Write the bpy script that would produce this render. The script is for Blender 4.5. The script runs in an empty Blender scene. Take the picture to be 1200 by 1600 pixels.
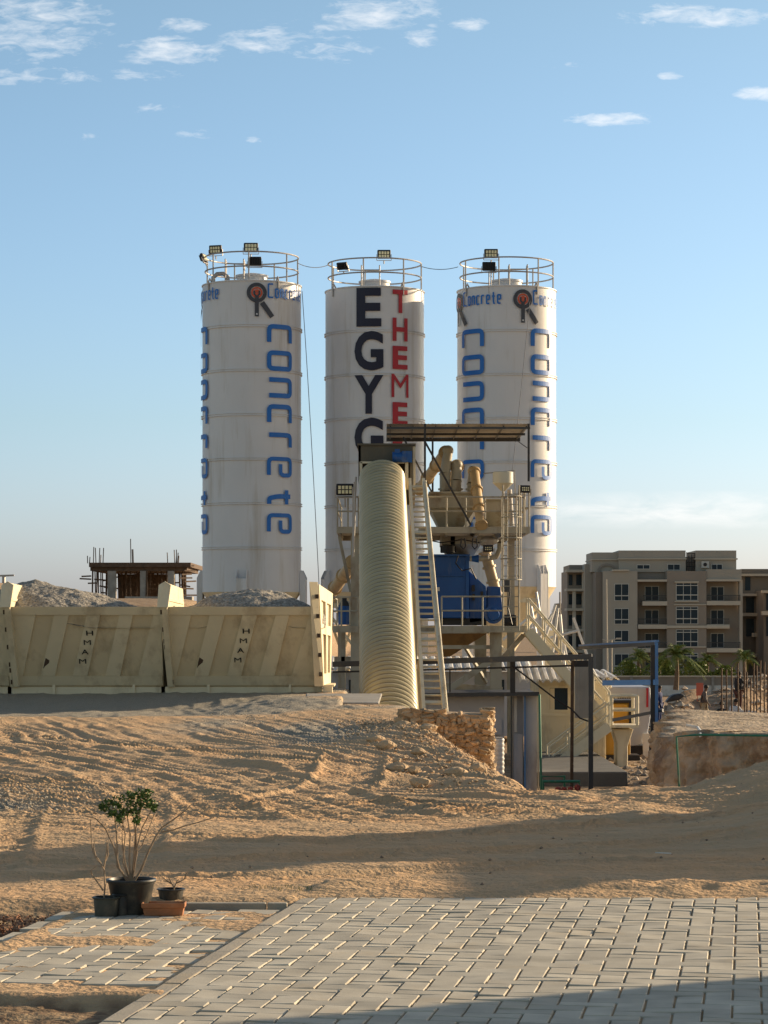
import bpy, bmesh, math, random
import numpy as np
from mathutils import Vector, Matrix
random.seed(7)
R = math.radians
SC = bpy.context.scene
COL = SC.collection

# ------------------------------------------------------------------ camera
F = 4000.0; HY = 975.0; CH = 1.45            # focal length in photo pixels, horizon row, eye height
cd = bpy.data.cameras.new("camera"); cam = bpy.data.objects.new("camera", cd); COL.objects.link(cam)
cd.sensor_fit = 'VERTICAL'; cd.sensor_height = 36.0; cd.lens = F / 1600 * 36.0
cd.shift_y = (HY - 800) / 1600.0; cd.clip_start = 0.1; cd.clip_end = 9000
cam.location = (0, 0, CH); cam.rotation_euler = (R(90), 0, 0)
SC.camera = cam

# ------------------------------------------------------------------ light
SUN_AZ = 30.0     # degrees from +X towards +Y
SUN_EL = 14.0
world = bpy.data.worlds.new("World"); SC.world = world; world.use_nodes = True
wn = world.node_tree; wn.nodes.clear()
def N(t, typ, **kw):
    n = t.nodes.new(typ)
    for k, v in kw.items():
        if k.startswith('in_'):
            n.inputs[int(k[3:])].default_value = v
        else: setattr(n, k, v)
    return n
def math_(t, op, a, b=None, c=None, clamp=False):
    n = t.nodes.new('ShaderNodeMath'); n.operation = op; n.use_clamp = clamp
    for i, v in enumerate((a, b, c)):
        if v is None: continue
        if isinstance(v, (int, float)): n.inputs[i].default_value = v
        else: t.links.new(v, n.inputs[i])
    return n.outputs[0]
out = N(wn, 'ShaderNodeOutputWorld'); bg = N(wn, 'ShaderNodeBackground'); bg.inputs[1].default_value = 0.105
wn.links.new(bg.outputs[0], out.inputs[0])
sky = N(wn, 'ShaderNodeTexSky'); sky.sky_type = 'NISHITA'; sky.sun_disc = False
sky.sun_elevation = R(SUN_EL); sky.sun_rotation = R(90 - SUN_AZ)
sky.air_density = 1.0; sky.dust_density = 1.2; sky.ozone_density = 1.0; sky.altitude = 50
tc = N(wn, 'ShaderNodeTexCoord'); sep = N(wn, 'ShaderNodeSeparateXYZ')
wn.links.new(tc.outputs['Generated'], sep.inputs[0])
yy = math_(wn, 'MAXIMUM', sep.outputs[1], 0.02)
U = math_(wn, 'DIVIDE', sep.outputs[0], yy); V = math_(wn, 'DIVIDE', sep.outputs[2], yy)
comb = N(wn, 'ShaderNodeCombineXYZ'); wn.links.new(U, comb.inputs[0])
wn.links.new(math_(wn, 'MULTIPLY', V, 3.2), comb.inputs[1])
def wnoise(scale, detail, dist):
    n = N(wn, 'ShaderNodeTexNoise'); n.inputs['Scale'].default_value = scale
    n.inputs['Detail'].default_value = detail; n.inputs['Distortion'].default_value = dist
    n.inputs['Roughness'].default_value = 0.62
    wn.links.new(comb.outputs[0], n.inputs['Vector']); return n.outputs[0]
nz = wnoise(42, 8, 0.5); nz2 = wnoise(105, 6, 0.6)
# cloud groups: heading tangent, elevation tangent, half widths, strength, noise cutoff
def cl(px, py, rx, ry, s): return ((px-600)/F, (HY-py)/F, rx/F, ry/F, s)
CL = [cl(70,40,150,85,1.15), cl(265,80,110,34,1.3), cl(280,40,60,20,1.1), cl(60,120,130,28,.9), cl(430,55,120,40,1.1), cl(520,75,110,30,1.0), cl(600,20,140,40,1.2), cl(660,60,60,20,1.2),
      cl(730,38,40,16,1.5), cl(1090,25,150,26,1.35), cl(950,186,95,15,1.35), cl(1190,145,60,16,1.5), cl(1045,118,30,9,1.25),
      cl(250,170,70,14,.9), cl(140,215,34,12,1.0), cl(310,210,60,12,1.0), cl(395,218,26,8,1.1), cl(880,100,50,12,.85), cl(240,115,90,20,.9)]
acc = None
for (cu, cv, ru, rv, s) in CL:
    a = math_(wn, 'DIVIDE', math_(wn, 'SUBTRACT', U, cu), ru); a = math_(wn, 'MULTIPLY', a, a)
    b = math_(wn, 'DIVIDE', math_(wn, 'SUBTRACT', V, cv), rv); b = math_(wn, 'MULTIPLY', b, b)
    m = math_(wn, 'MULTIPLY', math_(wn, 'SUBTRACT', 1.0, math_(wn, 'ADD', a, b), clamp=True), s)
    acc = m if acc is None else math_(wn, 'MAXIMUM', acc, m)
nn = math_(wn, 'ADD', math_(wn, 'MULTIPLY', nz, 0.55), math_(wn, 'MULTIPLY', nz2, 0.45))
cut = math_(wn, 'SUBTRACT', nn, math_(wn, 'SUBTRACT', 0.665, math_(wn, 'MULTIPLY', acc, 0.24)))
dens = math_(wn, 'MULTIPLY', math_(wn, 'MULTIPLY', cut, 4.2, clamp=True), math_(wn, 'MULTIPLY', acc, 2.0, clamp=True))
# thin low streaks over the right horizon
a = math_(wn, 'DIVIDE', math_(wn, 'SUBTRACT', U, .118), .09); a = math_(wn, 'MULTIPLY', a, a)
b = math_(wn, 'DIVIDE', math_(wn, 'SUBTRACT', V, .0445), .008); b = math_(wn, 'MULTIPLY', b, b)
st = math_(wn, 'MULTIPLY', math_(wn, 'SUBTRACT', 1.0, math_(wn, 'ADD', a, b), clamp=True), math_(wn, 'MULTIPLY', math_(wn, 'SUBTRACT', nz, 0.35), 2.0, clamp=True))
# sky colour: slight pull to the photo's pale blue plus milky horizon
tint = N(wn, 'ShaderNodeMix', data_type='RGBA', blend_type='MULTIPLY'); tint.inputs[0].default_value = 1.0
wn.links.new(sky.outputs[0], tint.inputs[6])
ramp = N(wn, 'ShaderNodeValToRGB'); wn.links.new(math_(wn, 'MULTIPLY', V, 1.5, clamp=True), ramp.inputs[0])
ramp.color_ramp.elements[0].position = 0.0; ramp.color_ramp.elements[0].color = (0.88, 1.06, 1.95, 1)
ramp.color_ramp.elements[1].position = 1.0; ramp.color_ramp.elements[1].color = (1.0, 0.93, 0.84, 1)
for p_, c_ in ((.12,(.76,.95,1.34,1)),(.36,(.79,.94,1.07,1)),(.6,(.9,.9,.9,1))):
    e_ = ramp.color_ramp.elements.new(p_); e_.color = c_
wn.links.new(ramp.outputs[0], tint.inputs[7])
mixc = N(wn, 'ShaderNodeMix', data_type='RGBA'); wn.links.new(math_(wn, 'MULTIPLY', dens, 0.56), mixc.inputs[0])
wn.links.new(tint.outputs[2], mixc.inputs[6]); mixc.inputs[7].default_value = (7.3, 7.2, 7.1, 1)
mixs = N(wn, 'ShaderNodeMix', data_type='RGBA'); wn.links.new(math_(wn, 'MULTIPLY', st, 0.95), mixs.inputs[0])
wn.links.new(mixc.outputs[2], mixs.inputs[6]); mixs.inputs[7].default_value = (7.2, 7.0, 6.8, 1)
wn.links.new(mixs.outputs[2], bg.inputs[0])

sl = bpy.data.lights.new("sun", 'SUN'); so = bpy.data.objects.new("sun", sl); COL.objects.link(so)
sl.energy = 5.0; sl.angle = R(0.6); sl.color = (1.0, 0.77, 0.50)
sdir = Vector((math.cos(R(SUN_EL))*math.cos(R(SUN_AZ)), math.cos(R(SUN_EL))*math.sin(R(SUN_AZ)), math.sin(R(SUN_EL))))
so.rotation_euler = sdir.to_track_quat('Z', 'Y').to_euler(); so.location = (60, 40, 40)
SC.view_settings.view_transform = 'Standard'; SC.view_settings.look = 'None'; SC.view_settings.exposure = 0.6
SC.view_settings.gamma = 1.0
SC.cycles.max_bounces = 6

# ------------------------------------------------------------------ helpers
def P(px, py, d):                     # world point seen at photo pixel (px,py) at distance d
    return Vector(((px-600)/F*d, d, CH + (HY-py)/F*d))
def props(o, label=None, cat=None, group=None, kind=None):
    if label: o['label'] = label
    if cat: o['category'] = cat
    if group: o['group'] = group
    if kind: o['kind'] = kind
    return o
def thing(name, loc, label, cat, group=None):
    o = bpy.data.objects.new(name, None); COL.objects.link(o); o.location = Vector(loc)
    o.empty_display_size = .3
    return props(o, label, cat, group)
def wloc(o):
    v = Vector((0, 0, 0))
    while o is not None: v += o.location; o = o.parent
    return v
def copy_tree(o, parent=None):
    c = o.copy(); COL.objects.link(c); c.parent = parent
    for ch in list(o.children): copy_tree(ch, c)
    return c
class MB:
    def __init__(s): s.v = []; s.f = []; s.smooth = False
    def add(s, vs, fs):
        n = len(s.v); s.v += [tuple(v) for v in vs]; s.f += [tuple(i+n for i in f) for f in fs]; return s
    def hexa(s, p):  # 8 points: bottom 4 ccw, top 4
        return s.add(p, [(0,3,2,1),(4,5,6,7),(0,1,5,4),(1,2,6,5),(2,3,7,6),(3,0,4,7)])
    def box(s, a, b):
        x0,x1 = sorted((a[0],b[0])); y0,y1 = sorted((a[1],b[1])); z0,z1 = sorted((a[2],b[2]))
        return s.hexa([(x0,y0,z0),(x1,y0,z0),(x1,y1,z0),(x0,y1,z0),(x0,y0,z1),(x1,y0,z1),(x1,y1,z1),(x0,y1,z1)])
    def pbox(s, x0, y0, x1, y1, d, dep):   # box whose front face fills the pixel rectangle at distance d
        return s.box(P(x0, y0, d), P(x1, y1, d) + Vector((0, dep, 0)))
    def beam(s, p0, p1, w, h=None, up=(0,0,1)):
        h = w if h is None else h
        p0 = Vector(p0); p1 = Vector(p1); t = (p1-p0).normalized(); up = Vector(up)
        if abs(t.dot(up)) > .97: up = Vector((0,1,0))
        a = t.cross(up).normalized(); b = a.cross(t).normalized(); a *= w/2; b *= h/2
        return s.hexa([p0-a-b, p0+a-b, p1+a-b, p1-a-b, p0-a+b, p0+a+b, p1+a+b, p1-a+b])
    def cone(s, p0, p1, r0, r1, n=10, cap=True):
        p0 = Vector(p0); p1 = Vector(p1); t = (p1-p0).normalized()
        up = Vector((0,0,1)) if abs(t.z) < .95 else Vector((0,1,0))
        a = t.cross(up).normalized(); b = a.cross(t)
        vs = []
        for p, r in ((p0,r0),(p1,r1)):
            for i in range(n):
                c = 2*math.pi*i/n; vs.append(p + a*math.cos(c)*r + b*math.sin(c)*r)
        fs = [(i,(i+1)%n,n+(i+1)%n,n+i) for i in range(n)]
        if cap: fs += [tuple(range(n-1,-1,-1)), tuple(range(n,2*n))]
        return s.add(vs, fs)
    def tube(s, p0, p1, r, n=8): return s.cone(p0, p1, r, r, n)
    def path(s, pts, r, n=7, closed=False):
        pts = [Vector(p) for p in pts]; m = len(pts)
        rr = r if isinstance(r, (list, tuple)) else [r]*m
        vs = []; prev = None
        for i, p in enumerate(pts):
            if closed: t = (pts[(i+1)%m]-pts[i-1]).normalized()
            else: t = (pts[min(i+1,m-1)]-pts[max(i-1,0)]).normalized()
            if prev is None:
                up = Vector((0,0,1)) if abs(t.z) < .9 else Vector((0,1,0))
                a = t.cross(up).normalized()
            else: a = (prev - t*prev.dot(t)).normalized()
            prev = a; b = t.cross(a)
            for k in range(n):
                c = 2*math.pi*k/n; vs.append(p + (a*math.cos(c)+b*math.sin(c))*rr[i])
        fs = []
        for i in range(m if closed else m-1):
            j = (i+1) % m
            for k in range(n): fs.append((i*n+k, i*n+(k+1)%n, j*n+(k+1)%n, j*n+k))
        if not closed: fs += [tuple(range(n-1,-1,-1)), tuple(range((m-1)*n, m*n))]
        return s.add(vs, fs)
    def lathe(s, c, prof, n=32, a0=0, a1=2*math.pi):   # prof: (r,z)
        c = Vector(c); full = abs(a1-a0-2*math.pi) < 1e-6; k = n if full else n+1; vs = []
        for r, z in prof:
            for i in range(k):
                a = a0+(a1-a0)*i/n; vs.append(c+Vector((r*math.cos(a), r*math.sin(a), z)))
        fs = []
        for j in range(len(prof)-1):
            for i in range(n):
                i2 = (i+1) % k; fs.append((j*k+i, j*k+i2, (j+1)*k+i2, (j+1)*k+i))
        return s.add(vs, fs)
    def prism(s, poly, ext):
        n = len(poly); poly = [Vector(p) for p in poly]; ext = Vector(ext)
        vs = poly + [p+ext for p in poly]
        return s.add(vs, [tuple(range(n)), tuple(range(2*n-1, n-1, -1))] + [(i, n+i, n+(i+1)%n, (i+1)%n) for i in range(n)])
    def sphere(s, c, r, n=10, sc=(1,1,1)):
        c = Vector(c); vs = []; fs = []; m = n//2+1
        for j in range(m+1):
            t = math.pi*j/m
            for i in range(n):
                a = 2*math.pi*i/n; vs.append(c+Vector((r*sc[0]*math.sin(t)*math.cos(a), r*sc[1]*math.sin(t)*math.sin(a), r*sc[2]*math.cos(t))))
        for j in range(m):
            for i in range(n): fs.append((j*n+i, (j+1)*n+i, (j+1)*n+(i+1)%n, j*n+(i+1)%n))
        return s.add(vs, fs)
    def build(s, name, mat, parent=None, smooth=False, bevel=0, loc=None, auto=40):
        if parent is not None: off = wloc(parent)
        elif loc is not None: off = Vector(loc)
        else:
            xs = [v[0] for v in s.v]; ys = [v[1] for v in s.v]; zs = [v[2] for v in s.v]
            off = Vector(((min(xs)+max(xs))/2, (min(ys)+max(ys))/2, min(zs)))
        me = bpy.data.meshes.new(name)
        me.from_pydata([(v[0]-off.x, v[1]-off.y, v[2]-off.z) for v in s.v], [], s.f)
        bm = bmesh.new(); bm.from_mesh(me); bmesh.ops.remove_doubles(bm, verts=bm.verts, dist=1e-5)
        bmesh.ops.recalc_face_normals(bm, faces=bm.faces)
        if smooth:
            for f in bm.faces: f.smooth = True
            for e in bm.edges:
                if len(e.link_faces) == 2 and e.calc_face_angle(0) > R(auto): e.smooth = False
        bm.to_mesh(me); bm.free()
        me.materials.append(mat)
        o = bpy.data.objects.new(name, me); COL.objects.link(o)
        if parent is not None: o.parent = parent
        else: o.location = off
        if bevel:
            b = o.modifiers.new('bevel', 'BEVEL'); b.width = bevel; b.segments = 2; b.limit_method = 'ANGLE'
        return o

# ------------------------------------------------------------------ materials
def mat(name, col, rough=.6, metal=0.0, var=.12, scale=1.5, stain=None, stain_amt=.0, stain_scale=(1,1,1), bump=0., bscale=40., alpha=None, spec=.4, island=0.):
    m = bpy.data.materials.new(name); m.use_nodes = True; t = m.node_tree; b = t.nodes['Principled BSDF']
    b.inputs['Roughness'].default_value = rough; b.inputs['Metallic'].default_value = metal
    b.inputs['Specular IOR Level'].default_value = spec
    co = N(t, 'ShaderNodeTexCoord')
    n1 = N(t, 'ShaderNodeTexNoise'); n1.inputs['Scale'].default_value = scale; n1.inputs['Detail'].default_value = 6
    t.links.new(co.outputs['Object'], n1.inputs['Vector'])
    mr = N(t, 'ShaderNodeMapRange'); t.links.new(n1.outputs[0], mr.inputs[0])
    mr.inputs[1].default_value = .3; mr.inputs[2].default_value = .7; mr.inputs[3].default_value = 1-var; mr.inputs[4].default_value = 1+var*.6
    fac = mr.outputs[0]
    if island:
        g = N(t, 'ShaderNodeNewGeometry')
        fac = math_(t, 'MULTIPLY', fac, math_(t, 'ADD', math_(t, 'MULTIPLY', g.outputs['Random Per Island'], island*2), 1-island))
    mx = N(t, 'ShaderNodeVectorMath', operation='SCALE'); mx.inputs[0].default_value = col[:3]; t.links.new(fac, mx.inputs['Scale'])
    cur = mx.outputs[0]
    if stain is not None:
        mp = N(t, 'ShaderNodeMapping'); mp.inputs['Scale'].default_value = stain_scale
        t.links.new(co.outputs['Object'], mp.inputs[0])
        n2 = N(t, 'ShaderNodeTexNoise'); n2.inputs['Scale'].default_value = 1.0; n2.inputs['Detail'].default_value = 8; n2.inputs['Roughness'].default_value = .65
        t.links.new(mp.outputs[0], n2.inputs['Vector'])
        f = math_(t, 'MULTIPLY', math_(t, 'SUBTRACT', n2.outputs[0], .62-stain_amt*.25), 5.0, clamp=True)
        f = math_(t, 'MULTIPLY', f, min(1, .35+stain_amt))
        mm = N(t, 'ShaderNodeMix', data_type='RGBA'); t.links.new(f, mm.inputs[0]); t.links.new(cur, mm.inputs[6]); mm.inputs[7].default_value = (*stain, 1)
        cur = mm.outputs[2]
    t.links.new(cur, b.inputs['Base Color'])
    if bump:
        n3 = N(t, 'ShaderNodeTexNoise'); n3.inputs['Scale'].default_value = bscale; n3.inputs['Detail'].default_value = 5
        t.links.new(co.outputs['Object'], n3.inputs['Vector'])
        bp = N(t, 'ShaderNodeBump'); bp.inputs['Strength'].default_value = bump; bp.inputs['Distance'].default_value = .6/bscale
        t.links.new(n3.outputs[0], bp.inputs['Height']); t.links.new(bp.outputs[0], b.inputs['Normal'])
    return m
RUST = (.16, .07, .03)
m_white = mat('silo_white', (.66,.665,.685), .42, var=.07, scale=.5, stain=(.44,.40,.34), stain_amt=.42, stain_scale=(2.2,2.2,.18))
m_rail  = mat('rail_steel', (.42,.40,.38), .5, .3, stain=RUST, stain_amt=.3, stain_scale=(3,3,3))
m_rusty = mat('rusty_steel', (.10,.065,.045), .8, .2, stain=(.3,.22,.15), stain_amt=.3, stain_scale=(5,5,5))
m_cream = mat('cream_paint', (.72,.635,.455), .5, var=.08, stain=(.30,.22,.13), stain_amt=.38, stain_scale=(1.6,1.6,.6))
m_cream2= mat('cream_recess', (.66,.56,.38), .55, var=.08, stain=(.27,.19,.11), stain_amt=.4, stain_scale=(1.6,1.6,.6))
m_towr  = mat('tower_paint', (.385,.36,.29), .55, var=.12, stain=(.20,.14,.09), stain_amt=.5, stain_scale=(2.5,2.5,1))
m_tan   = mat('tan_paint', (.50,.36,.19), .5, var=.1, stain=(.25,.17,.1), stain_amt=.4, stain_scale=(3,3,1))
m_ribbed= mat('cream_corrugated', (.41,.355,.215), .32, var=.08, stain=(.27,.22,.13), stain_amt=.3, stain_scale=(1.6,1.2,1.2))
m_blue  = mat('blue_paint', (.006,.078,.29), .4, var=.15, stain=(.16,.17,.18), stain_amt=.28, stain_scale=(3,3,.8))
m_blue2 = mat('frame_blue', (.07,.20,.46), .4, var=.1, stain=(.2,.14,.1), stain_amt=.2, stain_scale=(3,3,3))
m_let   = mat('letter_blue', (.010,.15,.52), .45, var=.08)
m_navy  = mat('letter_navy', (.008,.010,.035), .45, var=.05)
m_red   = mat('letter_red', (.42,.02,.035), .45, var=.1)
m_lgrey = mat('logo_grey', (.055,.062,.08), .5)
m_orange= mat('logo_orange', (.62,.10,.045), .5)
m_black = mat('black_stencil', (.02,.02,.02), .7)
m_dark  = mat('dark_steel', (.035,.035,.038), .55, .2, stain=(.12,.08,.05), stain_amt=.3, stain_scale=(4,4,4))
m_olive = mat('olive_hood', (.10,.09,.065), .6, stain=(.2,.15,.1), stain_amt=.3, stain_scale=(2,2,1))
m_gravel= mat('grey_gravel', (.37,.34,.29), .95, var=.6, scale=20, stain=(.12,.11,.10), stain_amt=.6, stain_scale=(14,14,14), bump=1.0, bscale=16)
m_conc  = mat('concrete', (.33,.31,.28), .9, var=.2, scale=2, stain=(.2,.17,.13), stain_amt=.4, stain_scale=(1,1,.5), bump=.3, bscale=30)
m_greyw = mat('grey_panel', (.42,.44,.49), .5, var=.08, stain=(.15,.12,.1), stain_amt=.3, stain_scale=(1.5,1.5,.4))
m_galv  = mat('galvanised_frame', (.065,.07,.08), .45, .4, stain=(.2,.15,.1), stain_amt=.25, stain_scale=(4,4,4))
m_lens  = mat('lamp_lens', (.85,.82,.55), .3)
m_lampb = mat('lamp_black', (.015,.014,.018), .5)
m_wire  = mat('wire', (.12,.12,.13), .6)
m_green = mat('green_pipe', (.025,.17,.11), .5, stain=(.25,.2,.14), stain_amt=.3, stain_scale=(6,6,6))
m_yellow= mat('yellow_paint', (.42,.22,.02), .5, stain=(.2,.12,.05), stain_amt=.4, stain_scale=(2,2,2))
m_canopy= mat('canopy_sheet', (.40,.38,.34), .6, stain=(.2,.15,.1), stain_amt=.5, stain_scale=(1.5,1.5,1.5))
m_wroof = mat('white_sheet', (.68,.66,.62), .45, stain=(.4,.3,.2), stain_amt=.3, stain_scale=(2,2,2))
m_wood  = mat('timber', (.11,.07,.045), .85, var=.35, scale=3)
m_brownw= mat('hopper_brown', (.24,.14,.055), .6, stain=(.1,.06,.03), stain_amt=.5, stain_scale=(2,2,1))
m_glass = mat('window_glass', (.012,.028,.045), .3, spec=.25)
m_translu = mat('plastic_white', (.60,.57,.46), .4)
# ------------------------------------------------------------------ noise
def vnoise(x, y, seed=0):
    xi = np.floor(x).astype(np.int64); yi = np.floor(y).astype(np.int64); fx = x-xi; fy = y-yi
    fx = fx*fx*(3-2*fx); fy = fy*fy*(3-2*fy)
    def h(a, b):
        n = (a*374761393 + b*668265263 + seed*974711) & 0x7fffffff
        n = ((n ^ (n >> 13))*1274126177) & 0x7fffffff
        return ((n ^ (n >> 16)) & 0xffff)/65535.0
    a = h(xi, yi); b = h(xi+1, yi); c = h(xi, yi+1); d = h(xi+1, yi+1)
    return (a*(1-fx)+b*fx)*(1-fy)+(c*(1-fx)+d*fx)*fy
def fbm(x, y, f, o=4, seed=0, g=.5):
    s = 0; a = 1; t = 0
    for i in range(o):
        s = s+a*(vnoise(x*f+i*17.3, y*f-i*9.1, seed+i)-.5); t += a; a *= g; f *= 2.03
    return s/t*2
def sm(x, a, b):
    t = np.clip((x-a)/(b-a), 0, 1); return t*t*(3-2*t)
# ------------------------------------------------------------------ terrain
PA = math.atan(.142)                       # paving runs this far off the view direction
e1 = Vector((math.cos(PA), -math.sin(PA))); e2 = Vector((math.sin(PA), math.cos(PA)))
K0 = Vector((-.341, 13.65))                # far end of the kerb line
def pav(x, y):  # paving coordinates
    return (x-K0.x)*e1.x+(y-K0.y)*e1.y, (x-K0.x)*e2.x+(y-K0.y)*e2.y
def gp(px, py): d = CH*F/(py-HY); return ((px-600)/F*d, d)
TR = [ # pixel polylines of wheel tracks, half width m, ribs, rib height, depth
 ([(-40,1146),(120,1158),(250,1172),(360,1184),(500,1204),(600,1225)], .10, 1, .02, .03),
 ([(-60,1176),(60,1182),(180,1205),(260,1240),(300,1275)], .50, 3, .016, .015),
 ([(60,1170),(200,1184),(330,1206),(430,1232),(500,1262),(620,1290)], .55, 3, .018, .02),
 ([(555,1190),(552,1212),(525,1232),(470,1243),(400,1252)], .30, 6, .010, .03),
 ([(232,1236),(238,1270),(230,1310),(222,1345)], .15, 6, .010, .015),
 ([(48,1240),(36,1280),(10,1330),(-20,1370)], .15, 6, .010, .015),
 ([(-40,1285),(120,1298),(300,1312),(520,1316),(800,1300),(1260,1280)], .12, 2, .010, .02),
 ([(-40,1352),(200,1352),(450,1344),(700,1330),(1000,1322),(1260,1312)], .14, 4, .008, .015),
 ([(-40,1376),(150,1372),(360,1376),(600,1368),(900,1352),(1260,1345)], .14, 4, .008, .015),
 ([(300,1398),(345,1392),(380,1392),(460,1396)], .13, 5, .010, .012),
]
def seg_dist(x, y, pts):
    # smooth the polyline
    pts = [np.array(p, float) for p in pts]
    for _ in range(2):
        q = [pts[0]]
        for a, b in zip(pts[:-1], pts[1:]): q += [a*.75+b*.25, a*.25+b*.75]
        pts = q+[pts[-1]]
    best = np.full(x.shape, 1e9); sd = np.zeros(x.shape); al = np.zeros(x.shape); run = 0.
    for a, b in zip(pts[:-1], pts[1:]):
        d = b-a; L = math.hypot(*d)
        if L < 1e-6: continue
        t = np.clip(((x-a[0])*d[0]+(y-a[1])*d[1])/L/L, 0, 1)
        qx = x-a[0]-t*d[0]; qy = y-a[1]-t*d[1]; dist = np.hypot(qx, qy)
        s = np.where(qx*d[1]-qy*d[0] > 0, dist, -dist)
        m = dist < best
        best = np.where(m, dist, best); sd = np.where(m, s, sd); al = np.where(m, run+t*L, al); run += L
    return best, sd, al, run
def terrain(x, y):
    x = np.asarray(x, float); y = np.asarray(y, float)
    nlow = fbm(x, y, .35, 3, 5); nmid = fbm(x, y, 1.7, 4, 11)
    z = .015 + .035*nlow*sm(y, 14, 17)
    z = z + .10*sm(y, 30, 46) - .27*sm(-x, 0.5, 4.5)*sm(y, 38, 43)*(1-sm(y, 46.3, 48.9))
    # rising heaps at the right beyond the lane
    z = z + .30*sm(x, 2.3, 3.9)*sm(y, 17, 20.5)
    z = z + .17*np.exp(-((x-3.2)/.8)**2-((y-17.8)/1.1)**2)
    z = z + .10*np.exp(-((x+.6)/.9)**2-((y-27)/3)**2) + .16*np.exp(-((x-.15)/.55)**2-((y-31)/1.8)**2) + .06*np.exp(-((x-np.interp(y,[20,24,30,36],[.9,.8,.5,.1]))/.3)**2)*sm(y,20,23)*(1-sm(y,34,38))*(1+1.0*fbm(x,y,1.5,4,201))
    z = z + .07*np.exp(-((x+4.6)/1.3)**2-((y-44)/1.6)**2) + .1*np.exp(-((x+1.7)/1.5)**2-((y-45)/2)**2)
    # working pit behind
    xe = np.interp(y, [18, 21, 24, 28.4, 34.0, 35.0, 60], [1.85, 1.25, 1.02, .78, .42, .2, .3])
    E1 = (x-xe+.12*nmid)/1.5; E2 = (y-22.0-.35*nmid-.1*(x-1))/1.3
    p1 = np.minimum(E1, E2)
    p2 = np.minimum((y-42.2+.5*nmid)/.8, (x+.75)/.4)
    p3 = (y-53.3)/1.2
    q1 = sm(p1, 0, 1); q = np.maximum(np.maximum(q1, sm(p2, 0, 1)), sm(p3, 0, 1))
    pitz = -2.25 + .05*nlow + 0.65*sm(y, 78, 84)*sm(-x, -5, -3.5)
    pitz = pitz - 1.3*sm(y, 72, 106)*sm(x, 3, 7) - 2.0*sm(y, 135, 250) - .8*sm(y, 250, 342)
    left = sm(-x, 7, 14)*sm(y, 75, 190)
    pitz = pitz + left*5.6
    pitz = pitz + 6.2*np.exp(-((x+54)/6)**2-((y-352)/25)**2)
    zz = z*(1-q)+pitz*q
    slope = q1*(1-q1)*4
    zz = zz + slope*.16*fbm(x, y, 3.2, 4, 23) + slope*.05*np.abs(fbm(x*1.0, y*2.2, 9, 3, 29))
    # the earth bank on the right
    mx = (x-6.1+.25*fbm(x, y, .6, 3, 41))/.55; my = (y-45.3+.3*fbm(x, y, .5, 3, 43))/.5
    bank = sm(np.minimum(mx, my), 0, 1)*(1-sm(y, 54, 62))
    bz = -.55+.22*nlow-.35*sm(-x, -5.9, -4.7)-.02*(y-45) + .12*sm(x, 6, 9)
    bz = bz + .10*fbm(x, y, 2.2, 4, 47)
    zz = zz*(1-bank)+np.maximum(bz, zz)*bank
    sl2 = bank*(1-bank)*4
    zz = zz + sl2*.22*fbm(x*2.2, y*.6, 1.6, 4, 51)
    # rubble beyond the bank
    for (cx, cy, rx, ry, h) in ((18.5,134,3.4,5,1.25),(15.6,128,2.0,3,1.35),(17.6,127,1.6,3,1.0),(14.2,124,1.3,3,.8),(22,136,3,4,1.2),(26.5,136,3,5,1.5)):
        zz = zz + h*np.exp(-((x-cx)/rx)**2-((y-cy)/ry)**2)*(1+1.1*fbm(x, y, .7, 5, 61, .65))
    return zz, q
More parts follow.
